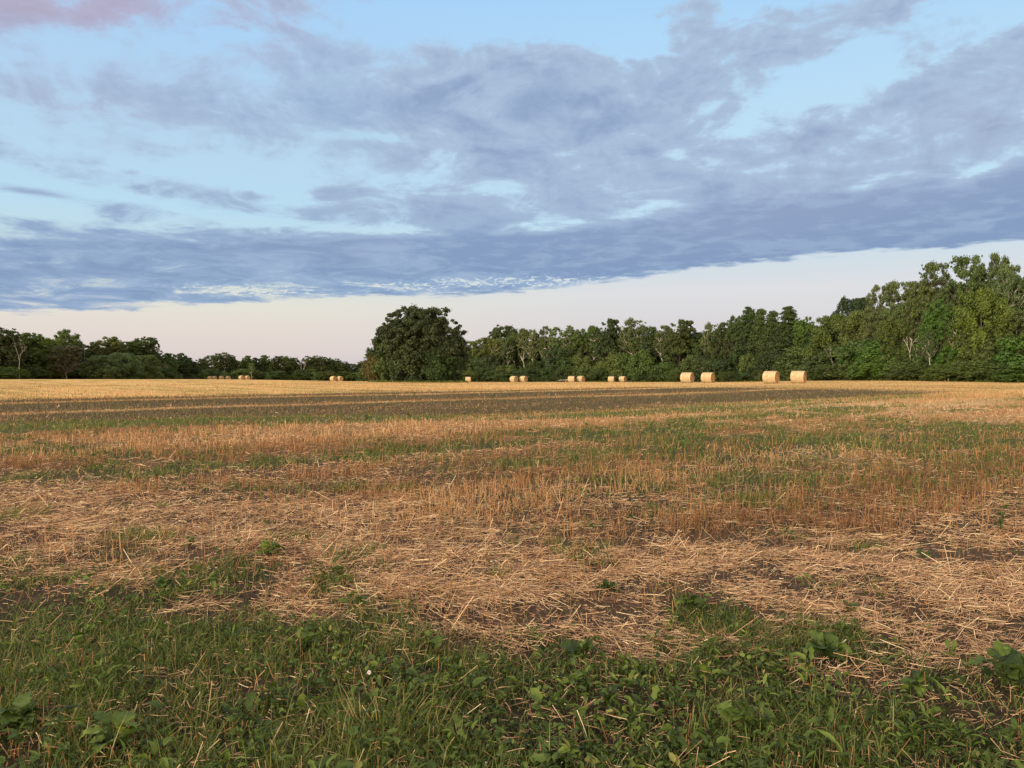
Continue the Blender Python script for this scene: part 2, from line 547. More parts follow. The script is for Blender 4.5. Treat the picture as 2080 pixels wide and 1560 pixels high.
def ground_material():
    m, N, out = material('field_soil')
    A = lambda k: N.new('ShaderNodeAttribute', attribute_name=k).outputs['Fac']
    geo = N.new('ShaderNodeNewGeometry')
    pos = geo.outputs['Position']
    mp = N.new('ShaderNodeMapping')
    mp.inputs['Rotation'].default_value = (0, 0, R(48))      # x runs along the drilled rows
    N.t.links.new(pos, mp.inputs[0])
    ms = N.new('ShaderNodeMapping')
    ms.inputs['Scale'].default_value = (.12, 1, 1)
    N.t.links.new(mp.outputs[0], ms.inputs[0])
    row = N.noise(ms.outputs[0], .9, 6, .65)
    row2 = N.noise(ms.outputs[0], 2.6, 5, .65)
    row3 = N.noise(ms.outputs[0], .22, 4, .7)
    fine = N.noise(pos, 14, 8, .72)
    mid = N.noise(pos, 1.2, 5, .6)
    fib = N.new('ShaderNodeMapping')
    fib.inputs['Scale'].default_value = (6, 60, 30)
    N.t.links.new(pos, fib.inputs[0])
    fibn = N.noise(fib.outputs[0], 1.2, 4, .7, .6)
    soil = N.ramp(fine, [(.32, (.020, .013, .009)), (.5, (.058, .038, .026)), (.62, (.11, .074, .049)), (.75, (.22, .15, .10))])
    strawc = N.ramp(fibn, [(.36, (.07, .042, .028)), (.5, (.28, .17, .10)), (.64, (.56, .37, .23))])
    orange = N.ramp(N.add(N.mul(row, .6), N.mul(fine, .4)), [(.32, (.19, .105, .042)), (.5, (.39, .225, .092)), (.68, (.54, .345, .155))])
    palec = N.ramp(fine, [(.3, (.36, .24, .13)), (.7, (.62, .46, .28))])
    gold = N.ramp(N.add(N.mul(row, .35), N.mul(row3, .65)), [(.38, (.19, .150, .042)), (.46, (.36, .255, .085)), (.52, (.50, .33, .12)), (.60, (.56, .32, .13))])
    greenc = N.ramp(N.add(N.mul(fine, .6), N.mul(mid, .4)), [(.3, (.052, .060, .018)), (.55, (.112, .122, .036)), (.75, (.24, .185, .072))])
    darkc = N.ramp(N.add(N.mul(row2, .5), N.mul(fine, .5)), [(.32, (.056, .039, .022)), (.5, (.096, .069, .036)), (.6, (.124, .097, .047)), (.72, (.20, .155, .08))])
    c = N.mix(A('far_field'), orange, gold)
    c = N.mix(A('pale'), c, palec)
    c = N.mix(A('thatch'), soil, c)
    c = N.mix(N.mul(A('litter'), .16), c, strawc)
    frag = N.mul(N.sub(N.add(N.mul(fine, .6), N.mul(row2, .4)), .5), 1.6)
    c = N.mix(N.ss(N.add(A('green'), frag), .15, .85), c, N.mix(A('thatch'), N.mix(.5, soil, (.03, .04, .012, 1)), greenc))
    c = N.mix(N.ss(N.add(A('dark'), N.mul(frag, .9)), .2, .8), c, darkc)
    bmp = N.new('ShaderNodeBump')
    bmp.inputs['Strength'].default_value = 1.0
    bmp.inputs['Distance'].default_value = .05
    N.put(bmp.inputs['Height'], N.add(fine, N.mul(fibn, .5)))
    principled(N, out, c, .95, .1, bmp.outputs[0])
    return m


def build_ground():
    azf = np.linspace(R(-90), R(90), 1200)
    azc = np.linspace(R(90), R(270), 60)[1:-1]
    azs = np.concatenate([azf, azc])
    rr = np.concatenate([[.02, .5, 1.2], np.geomspace(1.6, 160, 430), np.geomspace(164, 3500, 50)])
    Rr, Az = np.meshgrid(rr, azs, indexing='ij')
    X = Rr * np.sin(Az); Y = Rr * np.cos(Az)
    Z = terrain(X, Y)
    nr, na = X.shape
    V = np.stack([X, Y, Z], -1).reshape(-1, 3)
    i = np.arange(nr - 1)[:, None] * na + np.arange(na)[None]
    j = np.arange(nr - 1)[:, None] * na + (np.arange(na)[None] + 1) % na
    Fq = np.stack([i, i + na, j + na, j], -1).reshape(-1, 4)
    g, s, b, p, q, qq, field = cover(X, Y)
    thatch = sst(Rr, 7, 38)
    farf = np.maximum(sst(qq, 47.5, 50), .75 * sst(Rr, 40, 70))
    wood = np.zeros_like(X)
    g = np.where(Rr > 600, 1, g)
    at_ = dict(green=g.ravel(), litter=s.ravel(), dark=b.ravel(), pale=p.ravel(), thatch=thatch.ravel(), far_field=farf.ravel())
    me = mesh('ground', V, Fq, ground_material(), smooth=True, attrs=at_)
    tag(obj('ground', me), kind='structure')


build_ground()


# ---------------------------------------------------------------- trees
def leaf_quads(rng, C, Rr, per, leaf, squash=.8, up=.35, shell=.45, droop=0.0):
    """leaf-sized faces in clumps of radius Rr round centres C"""
    n = len(C)
    per = per * 1.55
    leaf = leaf * .80
    k = np.maximum(10, (per * (Rr / Rr.mean()) ** 2).astype(int))
    idx = np.repeat(np.arange(n), k)
    m = len(idx)
    d = rng.normal(size=(m, 3)); d /= np.linalg.norm(d, axis=1)[:, None]
    rad = shell + (1 - shell) * rng.random(m) ** .7
    rad *= np.where(rng.random(m) < .30, rng.uniform(1.0, 1.65, m), 1)
    off = d * (Rr[idx] * rad)[:, None]
    off[:, 2] *= squash
    off[:, 2] -= droop * rad ** 2 * Rr[idx]
    p = C[idx] + off
    nrm = d * .9 + np.array([0, 0, up]) + rng.normal(size=(m, 3)) * .45
    nrm /= np.linalg.norm(nrm, axis=1)[:, None]
    rv = rng.normal(size=(m, 3))
    a = np.cross(nrm, rv); a /= np.linalg.norm(a, axis=1)[:, None]
    b = np.cross(nrm, a)
    L = leaf * rng.uniform(.6, 1.35, m)[:, None]
    W = L * rng.uniform(.45, .75, m)[:, None]
    V = np.stack([p - a * L, p + b * W - nrm * W * .3, p + a * L, p - b * W - nrm * W * .3], 1).reshape(-1, 3)
    Fq = np.arange(m * 4).reshape(-1, 4)
    cv = rng.normal(0, .10, n)[idx]
    t = np.clip(.48 + cv + rng.normal(0, .17, m), 0, 1)
    return V, Fq, np.repeat(t, 4)


def curve(rng, a, b, n=6, sag=.12, wob=.05):
    a = np.asarray(a, float); b = np.asarray(b, float)
    t = np.linspace(0, 1, n)[:, None]
    L = np.linalg.norm(b - a)
    p = a + (b - a) * t
    p[:, 2] += sag * L * np.sin(np.pi * t[:, 0]) * -1
    w = rng.normal(size=(n, 3)) * wob * L
    w[0] = 0
    p += w * np.sin(np.pi * np.clip(t, 0, .9))
    return p


def dome(t): return np.sqrt(np.clip(1 - ((t - .40) / .66) ** 2, .04, 1))
def ovate(t): return np.sqrt(np.clip(1 - ((t - .55) / .53) ** 2, .04, 1))
def cone(t): return np.clip(1.08 - t, .05, 1) ** .6
def column(t): return np.sqrt(np.clip(1 - ((t - .48) / .57) ** 2, .05, 1))


def make_tree(seed, H, W, base, prof, ncl, rc, per, leaf, bark_m, tr, lean=.03, stems=1, limbp=.5, squash=.8, droop=0.0, gap=0.0, shell=.45, lobes=0):
    rng = np.random.default_rng(seed)
    tb = Tubes()
    stem_pts = []
    for s_ in range(stems):
        th = s_ / stems * 6.28 + rng.uniform(0, 2)
        sp = (0.0 if stems == 1 else W * .16)
        top = np.array([math.cos(th) * sp + rng.normal() * lean * H, math.sin(th) * sp + rng.normal() * lean * H, H * rng.uniform(.86, .95)])
        b0 = np.array([math.cos(th), math.sin(th), 0]) * (tr * 1.2 if stems > 1 else 0)
        b0[2] = -.4
        p = curve(rng, b0, top, 10, 0, .018)
        if stems > 1:
            t = np.linspace(0, 1, 10)[:, None]
            p[:, :2] += (top[:2] - b0[:2]) * (np.sin(t * np.pi) * .18)
        rad = tr * (1 - np.linspace(0, 1, 10) ** .9 * .9) * (1 if stems == 1 else .7)
        rad[0] *= 1.35
        tb.add(p, rad, 7)
        stem_pts.append((p, rad))
    # lobes: a few big limbs carry groups of clumps, so that the outline billows and gaps open between them
    C = []; Rc = []
    tt = np.linspace(0, 1, 200); cdf = np.cumsum(prof(tt) + .12); cdf /= cdf[-1]
    nl = max(4, ncl // 9)
    lt = np.interp(rng.random(nl), cdf, tt); lth = np.arange(nl) * 2.4 + rng.uniform(0, .9, nl)
    lr = rng.uniform(.45, .86, nl)
    for i in range(ncl if lobes else 0):
        # billowing crown: clumps gather on the outside of a few big lobes, with dark pockets between
        k = i % lobes
        lr_ = np.random.default_rng(seed * 100 + k)
        t = (k + .5) / lobes if k % 3 else lr_.uniform(.35, .95)
        t = float(np.interp(t, cdf, tt)); th = k * 2.4 + lr_.uniform(0, .6); LR = W * (lr_.uniform(.10, .16) if lobes > 30 else lr_.uniform(.15, .22))
        R_ = max(float(prof(t)) * W / 2 - LR, 0) * (.95 if k % 4 else .45)
        c0 = np.array([math.cos(th) * R_, math.sin(th) * R_, base * H + t * (H - base * H) - LR * .55])
        dv = rng.normal(size=3); dv /= np.linalg.norm(dv); dv[2] = dv[2] * .8 + .15
        rad = rng.uniform(*rc) * .8
        c = c0 + dv * LR * rng.uniform(.55, 1.0)
        c[2] = min(max(c[2], rad * .5), H - rad * .7)
        C.append(list(c)); Rc.append(rad)
    for i in range(0 if lobes else ncl):
        if rng.random() < .62:
            k = rng.integers(nl)
            t = np.clip(lt[k] + rng.normal(0, .07), 0, 1)
            th = lth[k] + rng.normal(0, .35); rr = np.clip(lr[k] + rng.normal(0, .12), 0, 1)
        else:
            t = float(np.interp(rng.random(), cdf, tt)); th = rng.uniform(0, 6.283); rr = rng.random() ** .5 * .95
        if rng.random() < gap: continue
        rad = rng.uniform(*rc)
        pr = float(prof(t)) * W / 2
        rad = min(rad, pr * .55 + .18 * rc[1])
        z = base * H + t * (H - base * H)
        z = min(z, H - rad * squash * .8)
        z = max(z, rad * .55)
        r_ = max(pr - rad * .75, 0) * rr
        C.append([math.cos(th) * r_, math.sin(th) * r_, z]); Rc.append(rad)
    for i in range(int(ncl * .55)):
        t = float(np.interp(rng.random(), cdf, tt)) * .85 + .15; th = rng.uniform(0, 6.283)
        rad = rc[0] * rng.uniform(.45, .85)
        r_ = float(prof(t)) * W / 2 * rng.uniform(.72, 1.0)
        C.append([math.cos(th) * r_, math.sin(th) * r_, base * H + min(t * rng.uniform(.93, 1.02), 1.0) * (H - base * H) - rad * .5]); Rc.append(rad)
    C = np.array(C); Rc = np.array(Rc)
    for c, rad in zip(C, Rc):
        if rng.random() > limbp: continue
        p, rr = stem_pts[rng.integers(stems)] if stems == 1 else min(stem_pts, key=lambda s_: np.abs(s_[0][:, :2] - c[:2]).sum())
        hz = np.hypot(c[0], c[1])
        zz = np.clip(c[2] - hz * rng.uniform(.5, 1.0), .12 * H, .9 * H)
        k = int(np.argmin(np.abs(p[:, 2] - zz)))
        tb.add(curve(rng, p[k], c, 6, .06, .05), np.linspace(max(rr[k] * .5, .03), .02, 6), 5)
    V, Fq, t = leaf_quads(rng, C, Rc, per, leaf, squash, .2, shell, droop)
    ext = np.percentile(V[:, :2], 98, axis=0) - np.percentile(V[:, :2], 2, axis=0)
    return dict(H=float(np.percentile(V[:, 2], 99.8)), W=float(ext.mean()), trunk=tb.mesh('trunk', bark_m), crown=mesh('crown', V, Fq, M_TREE, t))


def make_dead(seed, H, W, tr, forks=2, first=.35, mat=M_DEAD, twig=.0):
    rng = np.random.default_rng(seed)
    tb = Tubes()

    def grow(a, dirv, L, r0, depth):
        b = a + dirv * L
        p = curve(rng, a, b, 6, -.03, .03)
        tb.add(p, np.linspace(r0, r0 * .5, 6), 6 if depth < 2 else 4)
        if depth >= 4: return
        for k in range(rng.integers(2, 4) if depth else forks + 1):
            j = 5 if k < 2 else rng.integers(2, 5)
            nd = dirv + rng.normal(size=3) * np.array([.55, .55, .2]) + np.array([0, 0, .25])
            nd /= np.linalg.norm(nd)
            grow(p[j], nd, L * rng.uniform(.5, .8) if depth else H * .24, r0 * (.55 if depth else .5), depth + 1)
    grow(np.array([0, 0, -.3]), np.array([rng.normal() * .04, rng.normal() * .04, 1.0]), H * first, tr, 0)
    me = tb.mesh('trunk', mat)
    co = np.concatenate(tb.V)
    s_ = H / co[:, 2].max()
    co = co * np.array([W / max(np.ptp(co[:, 0]), .1), W / max(np.ptp(co[:, 0]), .1), s_])
    me.vertices.foreach_set('co', co.astype(np.float32).ravel())
    me.update()
    return dict(H=H, W=W, trunk=me, crown=None)


PRO = {
    'oak': [make_tree(11, 12.6, 16, .03, dome, 600, (.55, 1.1), 70, .23, M_BARK, .45, limbp=.2, shell=.4, lobes=58)],
    'round': [make_tree(s_, 16, 10.5, .06, dome, 330, (.45, 1.0), 56, .23, M_BARK, .24, limbp=.25, shell=.35, lobes=26) for s_ in (21, 22, 23, 24)],
    'ragged': [make_tree(s_, 16, 10, .18, ovate, 170, (.3, .95), 52, .20, M_BARK, .20, limbp=.5, gap=.22, shell=.2) for s_ in (31, 32, 33)],
    'aspen': [make_tree(s_, 17, 6.5, .46, column, 130, (.32, .75), 46, .19, M_PALE, .12, limbp=.5, lean=.02, shell=.1) for s_ in (41, 42, 43)],
    'birch': [make_tree(s_, 17, 8.5, .49, dome, 110, (.4, .95), 60, .20, M_PALE, .125, stems=3, limbp=.6, shell=.2) for s_ in (51, 52)],
    'willow': [make_tree(s_, 12, 12, .05, dome, 120, (.7, 1.25), 130, .19, M_BARK, .25, limbp=.3, squash=1.15, droop=.5, shell=.3) for s_ in (61, 62)],
    'fir': [make_tree(s_, 17, 7.0, .12, cone, 170, (.35, .8), 58, .20, M_BARK, .18, limbp=.4, squash=.9, shell=.2) for s_ in (71, 72)],
    'shrub': [make_tree(s_, 5, 6, .02, dome, 70, (.4, .95), 100, .17, M_BARK, .10, limbp=.2, stems=3, shell=.35, squash=1.05) for s_ in (81, 82, 83, 84)],
    'sapling': [make_tree(s_, 4, 2.2, .04, cone, 28, (.28, .5), 70, .12, M_BARK, .05, limbp=.3, shell=.3) for s_ in (91, 92)],
    'dead': [make_dead(101, 13, 5, .17, 2, .36), make_dead(103, 13, 4, .13, 1, .5), make_dead(107, 10, 3.2, .10, 2, .45)],
    'snag': [make_dead(111, 9, 6.5, .20, 3, .30)],
}

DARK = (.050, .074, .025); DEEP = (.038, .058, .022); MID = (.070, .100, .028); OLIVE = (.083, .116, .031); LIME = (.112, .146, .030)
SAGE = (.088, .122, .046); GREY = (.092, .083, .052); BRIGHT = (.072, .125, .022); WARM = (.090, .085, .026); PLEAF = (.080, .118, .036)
trng = random.Random(5)


def skyline(px):
    pts = [(-400, 655), (0, 668), (60, 677), (137, 676), (180, 694), (220, 690), (300, 690), (322, 708), (350, 719), (400, 728), (460, 720), (560, 724),
           (640, 724), (700, 735), (745, 737), (950, 700), (1000, 672), (1020, 668), (1100, 670), (1160, 666), (1240, 654), (1290, 652), (1325, 664),
           (1380, 656), (1430, 660), (1470, 650), (1520, 632), (1600, 630), (1650, 646), (1700, 628), (1760, 608), (1800, 585), (1850, 578), (1880, 552),
           (1920, 540), (1960, 527), (2030, 522), (2080, 535), (2300, 530), (2600, 530)]
    return float(np.interp(px, *zip(*pts)))


def edge_d(px):
    return float(np.interp(px, [-400, 0, 330, 430, 745, 944, 946, 1300, 1640, 1700, 1800, 2080, 2600],
                           [195, 215, 290, 350, 420, 420, 262, 232, 176, 150, 134, 112, 104]))


def plant(kind, px, top, wpx, tint, label, d=None, var=None, group=None, base_name=None, cat='tree', lean=0.0):
    """one tree: an Empty at its foot with a trunk and a crown, sized so that it reaches photo row top"""
    lib = PRO[kind]
    T = lib[trng.randrange(len(lib)) if var is None else var]
    d = edge_d(px) + 2 if d is None else d
    p = at(px, d)
    h = CAM_H + (HZ - top) / F * d - p[2]
    w = wpx / F * d
    e = empty(base_name or {'oak': 'oak_tree', 'round': 'broadleaf_tree', 'ragged': 'broadleaf_tree', 'aspen': 'aspen_tree', 'birch': 'birch_tree',
                            'willow': 'willow_tree', 'fir': 'poplar_tree', 'shrub': 'shrub', 'sapling': 'young_tree', 'dead': 'dead_tree', 'snag': 'dead_tree'}[kind],
              p, trng.uniform(0, 6.28))
    e.scale = (w / T['W'], w / T['W'], h / T['H'])
    if lean:
        e.rotation_euler = (0, R(lean), 0)
    tag(e, label, cat, group)
    obj('trunk', T['trunk'], e)
    if T['crown']:
        c = obj('crown', T['crown'], e)
        j = lambda: trng.uniform(.86, 1.14)
        k = j()
        c.color = (tint[0] * k * j(), tint[1] * k, tint[2] * k * j(), 1)
    return e


# --- wood on the left, beyond the crest
for row in [
    ('round', 8, 667, 66, DEEP, 'tall blackish-green tree at the left end of the wood left of the lone oak'),
    ('dead', 40, 684, 24, None, 'pale leafless forked birch standing against blackish-green trees at the far left', dict(var=1, d=216)),
    ('round', 66, 677, 50, MID, 'mid-green bushy tree just right of the pale leafless birch at the far left'),
    ('round', 104, 688, 44, LIME, 'yellow-green tree, the brightest crown in the wood on the far left'),
    ('ragged', 138, 670, 42, OLIVE, 'ragged olive tree rising highest behind a grey-brown tree in the left wood'),
    ('ragged', 134, 702, 54, GREY, 'grey-brown thin-leaved tree in front of the ragged olive tree in the left wood', dict(d=232)),
    ('round', 155, 692, 36, DEEP, 'dark narrow tree right beside the grey-brown one in the left wood'),
    ('dead', 173, 686, 22, None, 'bare twiggy treetop poking up above dark crowns in the left wood', dict(var=2, d=252)),
    ('round', 196, 695, 34, DARK, 'small rounded dark tree between bare twiggy treetop and open-crowned tree'),
    ('ragged', 222, 684, 50, OLIVE, 'open-crowned tree with sky showing through, in the tall part of the left wood'),
    ('ragged', 258, 694, 46, MID, 'broad ragged tree with patchy crown, left of the stepped dark tree in the left wood'),
    ('round', 296, 686, 56, DARK, 'dark tree with stepped crown that ends the tall part of the left wood'),
    ('willow', 206, 722, 58, SAGE, 'pale green willowy tree, leftmost of three fronting the left wood', dict(d=240)),
    ('willow', 250, 717, 62, SAGE, 'pale green willowy tree, middle of three fronting the left wood', dict(d=248)),
    ('willow', 294, 722, 54, OLIVE, 'olive willowy tree, rightmost of three fronting the left wood', dict(d=258)),
    ('round', 338, 718, 40, PLEAF, 'light green small tree on the step down from the tall left wood'),
    ('round', 364, 718, 34, DEEP, 'dark round tree just past the step down in the left wood'),
    ('aspen', 336, 738, 14, SAGE, 'thin pale-stemmed birch in front of the light green tree at the wood step', dict(d=284)),
    ('aspen', 394, 734, 14, SAGE, 'thin pale-stemmed birch left of the half-hidden far bales', dict(d=330)),
    ('round', 386, 727, 32, DEEP, 'dark low tree left of the farthest half-hidden pair of bales'),
    ('round', 408, 729, 28, DARK, 'small dark-green tree near the left of the half-hidden far bales'),
    ('ragged', 428, 722, 28, MID, 'ragged green tree directly behind the leftmost far bales'),
    ('aspen', 443, 718, 20, SAGE, 'thin-topped tree above the half-hidden far bales, left of two tall ones'),
    ('aspen', 457, 716, 22, SAGE, 'thin-topped tree above the half-hidden far bales, right of two tall ones'),
    ('round', 470, 722, 26, DARK, 'dark tree left of the grey leafless trunk in the far wood'),
    ('dead', 483, 727, 14, None, 'grey leafless tree behind the far pair of bales at the crest', dict(var=1, d=362)),
    ('round', 501, 723, 30, BRIGHT, 'fresh green round tree right behind the far pair of bales on the crest'),
    ('aspen', 511, 738, 12, SAGE, 'slim pale-trunked birch just right of the far pair of bales on the crest', dict(d=356)),
    ('round', 522, 727, 26, DARK, 'dark tree to the right of the slim birch beside the far crest bales'),
    ('round', 541, 722, 30, MID, 'rounded mid-green tree in the far wood between bales and dead forked tree'),
    ('round', 562, 724, 28, DARK, 'dark rounded tree in the middle of the far wood'),
    ('ragged', 578, 723, 30, MID, 'loose-crowned green tree left of the dead forked tree in the far wood'),
    ('round', 596, 727, 28, DEEP, 'blackish tree against which the dead forked tree stands, on its left'),
    ('dead', 613, 723, 24, None, 'bleached dead tree with wide forked top, the most visible in the far wood', dict(var=0, d=388)),
    ('round', 628, 724, 32, DARK, 'dark rounded tree just right of the bleached dead tree in the far wood'),
    ('round', 646, 723, 32, MID, 'mid-green domed tree in the far wood, left of the bale pair by the oak', ),
    ('round', 663, 726, 30, DARK, 'dark domed tree behind the left bale of the pair beside the lone oak'),
    ('round', 681, 729, 32, MID, 'green domed tree directly behind the bale pair beside the lone oak'),
    ('round', 699, 735, 28, DARK, 'low dark tree on the slope right of the bale pair beside the lone oak'),
    ('ragged', 716, 739, 24, SAGE, 'low greyish tree in the dip left of the lone oak'),
    ('round', 736, 734, 30, MID, 'mid-green tree half hidden by the left flank of the lone oak'),
    # --- the oak group
    ('oak', 853, 626, 164, (.039, .056, .021), 'broad domed dark oak standing alone in the middle of the field edge', dict(d=134)),
    # --- wood behind the bales, middle to right
    ('round', 956, 694, 44, PLEAF, 'light green tree peeping out right of the lone oak'),
    ('ragged', 984, 686, 44, OLIVE, 'olive tree second from the right flank of the lone oak'),
    ('round', 1021, 663, 66, DARK, 'tall dark round-headed tree standing behind slim aspens right of the oak', dict(d=276)),
    ('aspen', 1004, 690, 26, LIME, 'yellowish slim aspen below the tall round-headed tree right of the oak'),
    ('aspen', 1030, 684, 26, SAGE, 'slim white-stemmed aspen above the left bale of the pair nearest the oak'),
    ('aspen', 1046, 676, 26, OLIVE, 'slim olive aspen above the pair of bales nearest the oak', dict(d=262)),
    ('aspen', 1064, 668, 26, SAGE, 'slim grey-green aspen above the right bale of the pair nearest the oak'),
    ('aspen', 1082, 670, 26, SAGE, 'slim pale aspen in a clump of aspens, right of the bales nearest the oak'),
    ('aspen', 1108, 663, 26, SAGE, 'tallest slim aspen in the clump right of the bales nearest the oak'),
    ('aspen', 1130, 665, 28, SAGE, 'feathery aspen just left of the bare white-trunked tree in the middle wood'),
    ('dead', 1143, 690, 22, None, 'white-trunked half-dead tree with bare side branches left of the middle bales', dict(var=0)),
    ('aspen', 1156, 662, 26, SAGE, 'thin-topped aspen right above the left bale of the middle pair'),
    ('ragged', 1178, 669, 40, OLIVE, 'olive ragged tree above the right bale of the middle pair'),
    ('aspen', 1206, 662, 28, MID, 'pointed dark aspen left of the tall black-green crown in the middle wood'),
    ('round', 1238, 650, 52, DEEP, 'tall black-green crown rising above the pair of bales right of centre'),
    ('birch', 1288, 647, 52, SAGE, 'white-stemmed many-trunked birch, the most striking tree of the middle wood'),
    ('ragged', 1270, 672, 28, MID, 'narrow green tree left of the many-trunked white birch', dict(d=237)),
    ('ragged', 1318, 664, 34, DARK, 'dark loose tree right of the many-trunked white birch'),
    ('birch', 1350, 662, 36, OLIVE, 'yellowish birch with two pale stems left of the big dark round crown', dict(var=1)),
    ('round', 1384, 652, 66, DARK, 'big dark round crown above the left one of the second-largest bale pair'),
    ('ragged', 1424, 690, 28, PLEAF, 'small light green tree with thin stem above the second-largest bale pair'),
    ('birch', 1444, 656, 34, SAGE, 'grey-white forked birch above the right one of the second-largest bale pair', dict(var=0)),
    ('round', 1470, 656, 40, DARK, 'dark tree on the rise right of the grey-white forked birch'),
    ('ragged', 1495, 642, 38, MID, 'mid-green tree at the left foot of the row of tall pointed trees'),
    ('fir', 1520, 625, 54, DARK, 'tall pointed tree, leftmost of the four tall spires left of the large bales'),
    ('fir', 1546, 629, 50, MID, 'tall pointed tree, second of the four tall spires behind the large bales'),
    ('fir', 1570, 633, 48, DARK, 'tall pointed tree, third of the four tall spires behind the large bales'),
    ('fir', 1600, 624, 58, DARK, 'tall twin-tipped pointed tree, rightmost of four spires above the large bales'),
    ('aspen', 1562, 662, 26, SAGE, 'tall thin white trunk with little foliage above left large bale'),
    ('aspen', 1516, 668, 24, DARK, 'thin pale trunk with dark foliage left of the large bales'),
    ('round', 1634, 646, 44, BRIGHT, 'fresh green tree above the right large bale'),
    # --- wood on the right
    ('willow', 1696, 641, 92, OLIVE, 'broad olive willowy tree right of the large bales, with leaning white trunk below it'),
    ('willow', 1738, 606, 84, DEEP, 'dark crown showing behind the broad olive willowy tree on the right', dict(d=172)),
    ('willow', 1752, 632, 84, OLIVE, 'second olive willowy tree from the large bales, along the right wood'),
    ('dead', 1704, 690, 20, None, 'leaning white trunk at the edge of the right wood near the large bales', dict(var=1, d=144, lean=-22)),
    ('ragged', 1790, 580, 56, SAGE, 'thin-topped grey-green tree left of the high crowns in the right wood'),
    ('ragged', 1822, 574, 60, SAGE, 'bristly grey-green tree just left of the high crowns in the right wood'),
    ('willow', 1812, 650, 80, OLIVE, 'low olive bushy tree beneath the bristly grey-green tree in the right wood', dict(d=128)),
    ('dead', 1813, 560, 18, None, 'leafless twigs sticking up left of the high crowns in the right wood', dict(var=2, d=140)),
    ('snag', 1852, 660, 62, None, 'dead tree with spreading bare grey branches in the right wood', dict(d=124)),
    ('ragged', 1862, 572, 50, OLIVE, 'olive tree filling the step before the highest crowns on the right'),
    ('ragged', 1898, 536, 66, SAGE, 'airy grey-green high crown with sky between its leaves, left of three', dict(d=130)),
    ('round', 1905, 612, 64, BRIGHT, 'bright green tree in front of the airy high crowns in the right wood', dict(d=119)),
    ('ragged', 1960, 521, 72, MID, 'airy green high crown in the right wood, middle of three', dict(d=126)),
    ('ragged', 2016, 517, 60, SAGE, 'airiest high crown, topmost of all trees, near the right border', dict(d=124)),
    ('willow', 1990, 590, 96, LIME, 'yellow-green spreading tree below the topmost crowns on the right', dict(d=116)),
    ('birch', 1946, 640, 40, MID, 'pale-stemmed birch left under the yellow-green spreading tree', dict(d=117)),
    ('ragged', 2056, 540, 70, SAGE, 'grey-green open crown at the right border of the picture', dict(d=120)),
    ('birch', 2046, 548, 46, SAGE, 'tall bare pale-stemmed birch near the right border', dict(d=117)),
    ('round', 2074, 632, 74, MID, 'mid-green round tree low at the right border', dict(d=112)),
    ('aspen', 1888, 668, 22, MID, 'short birch with white trunk standing right of the dead branching tree', dict(d=117)),
    ('dead', 2044, 512, 26, None, 'leafless tops above the crowns near the right border', dict(var=0, d=128)),
    ('ragged', 2130, 530, 80, MID, 'ragged tree past the mid-green round tree at the right end of the wood'),
    ('round', -50, 662, 66, DARK, 'dark tree beyond the left end of the wood'),
]:
    kind, px, top, w, tint, label = row[:6]
    kw = dict(row[6]) if len(row) > 6 else {}
    plant(kind, px, top, w, tint or (1, 1, 1), label, **kw)

# trees deeper in each wood, only glimpsed between the front crowns
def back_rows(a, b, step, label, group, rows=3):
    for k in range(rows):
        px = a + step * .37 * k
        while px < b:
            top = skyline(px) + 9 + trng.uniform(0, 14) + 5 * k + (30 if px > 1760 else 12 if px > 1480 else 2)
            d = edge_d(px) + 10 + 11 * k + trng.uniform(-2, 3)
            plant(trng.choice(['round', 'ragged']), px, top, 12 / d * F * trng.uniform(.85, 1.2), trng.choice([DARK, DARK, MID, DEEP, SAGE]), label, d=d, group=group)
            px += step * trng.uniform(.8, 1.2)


back_rows(-330, 345, 48, 'leafy tree deeper inside the tall wood on the far left, glimpsed between crowns', 'trees deeper inside the tall left wood')
back_rows(345, 770, 34, 'leafy tree deeper inside the low far wood left of the oak, glimpsed between crowns', 'trees deeper inside the low far wood')
back_rows(930, 1640, 50, 'leafy tree deeper inside the wood behind the bales, glimpsed between crowns', 'trees deeper inside the wood behind the bales')
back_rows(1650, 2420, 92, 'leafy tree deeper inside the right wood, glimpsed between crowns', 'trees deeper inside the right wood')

# bushes along the foot of the woods
def bushes(a, b, step, topf, dd, label, group, tints, wm=1.0):
    px = a
    while px < b:
        d = edge_d(px) + dd + trng.uniform(-1.5, 2)
        plant('shrub', px, topf(px) + trng.uniform(-7, 8), step * 1.9 * wm * trng.uniform(.8, 1.25), trng.choice(tints), label, d=d, group=group, cat='bush')
        px += step * trng.uniform(.75, 1.25)


bushes(-300, 340, 34, lambda p: 742, -3, 'leafy bush at the foot of the tall wood on the far left', 'bushes along the tall left wood', [DARK, MID, DARK, OLIVE])
bushes(345, 750, 20, lambda p: 755, -3, 'leafy bush at the foot of the low far wood left of the oak', 'bushes along the low far wood', [DARK, MID, OLIVE])
bushes(948, 1650, 27, lambda p: 730 + 14 * math.sin(p * .043) + 9 * math.sin(p * .11), -4, 'tall leafy bush at the foot of the wood behind the bales', 'tall bushes along the wood behind the bales', [DEEP, DARK, DARK, MID, OLIVE])
bushes(955, 1650, 30, lambda p: 752, -7.5, 'low green bush fronting the taller bushes behind the bales', 'low bushes along the wood behind the bales', [DARK, DARK, MID], .8)
bushes(1655, 2350, 46, lambda p: 700 - (p - 1655) * .03, -4, 'tall leafy bush at the foot of the right wood', 'tall bushes along the right wood', [DARK, MID, OLIVE, BRIGHT])
bushes(1660, 2350, 48, lambda p: 738, -9, 'low leafy bush at the very edge of the field under the right wood', 'low bushes along the right wood', [DARK, MID, OLIVE, BRIGHT], .9)

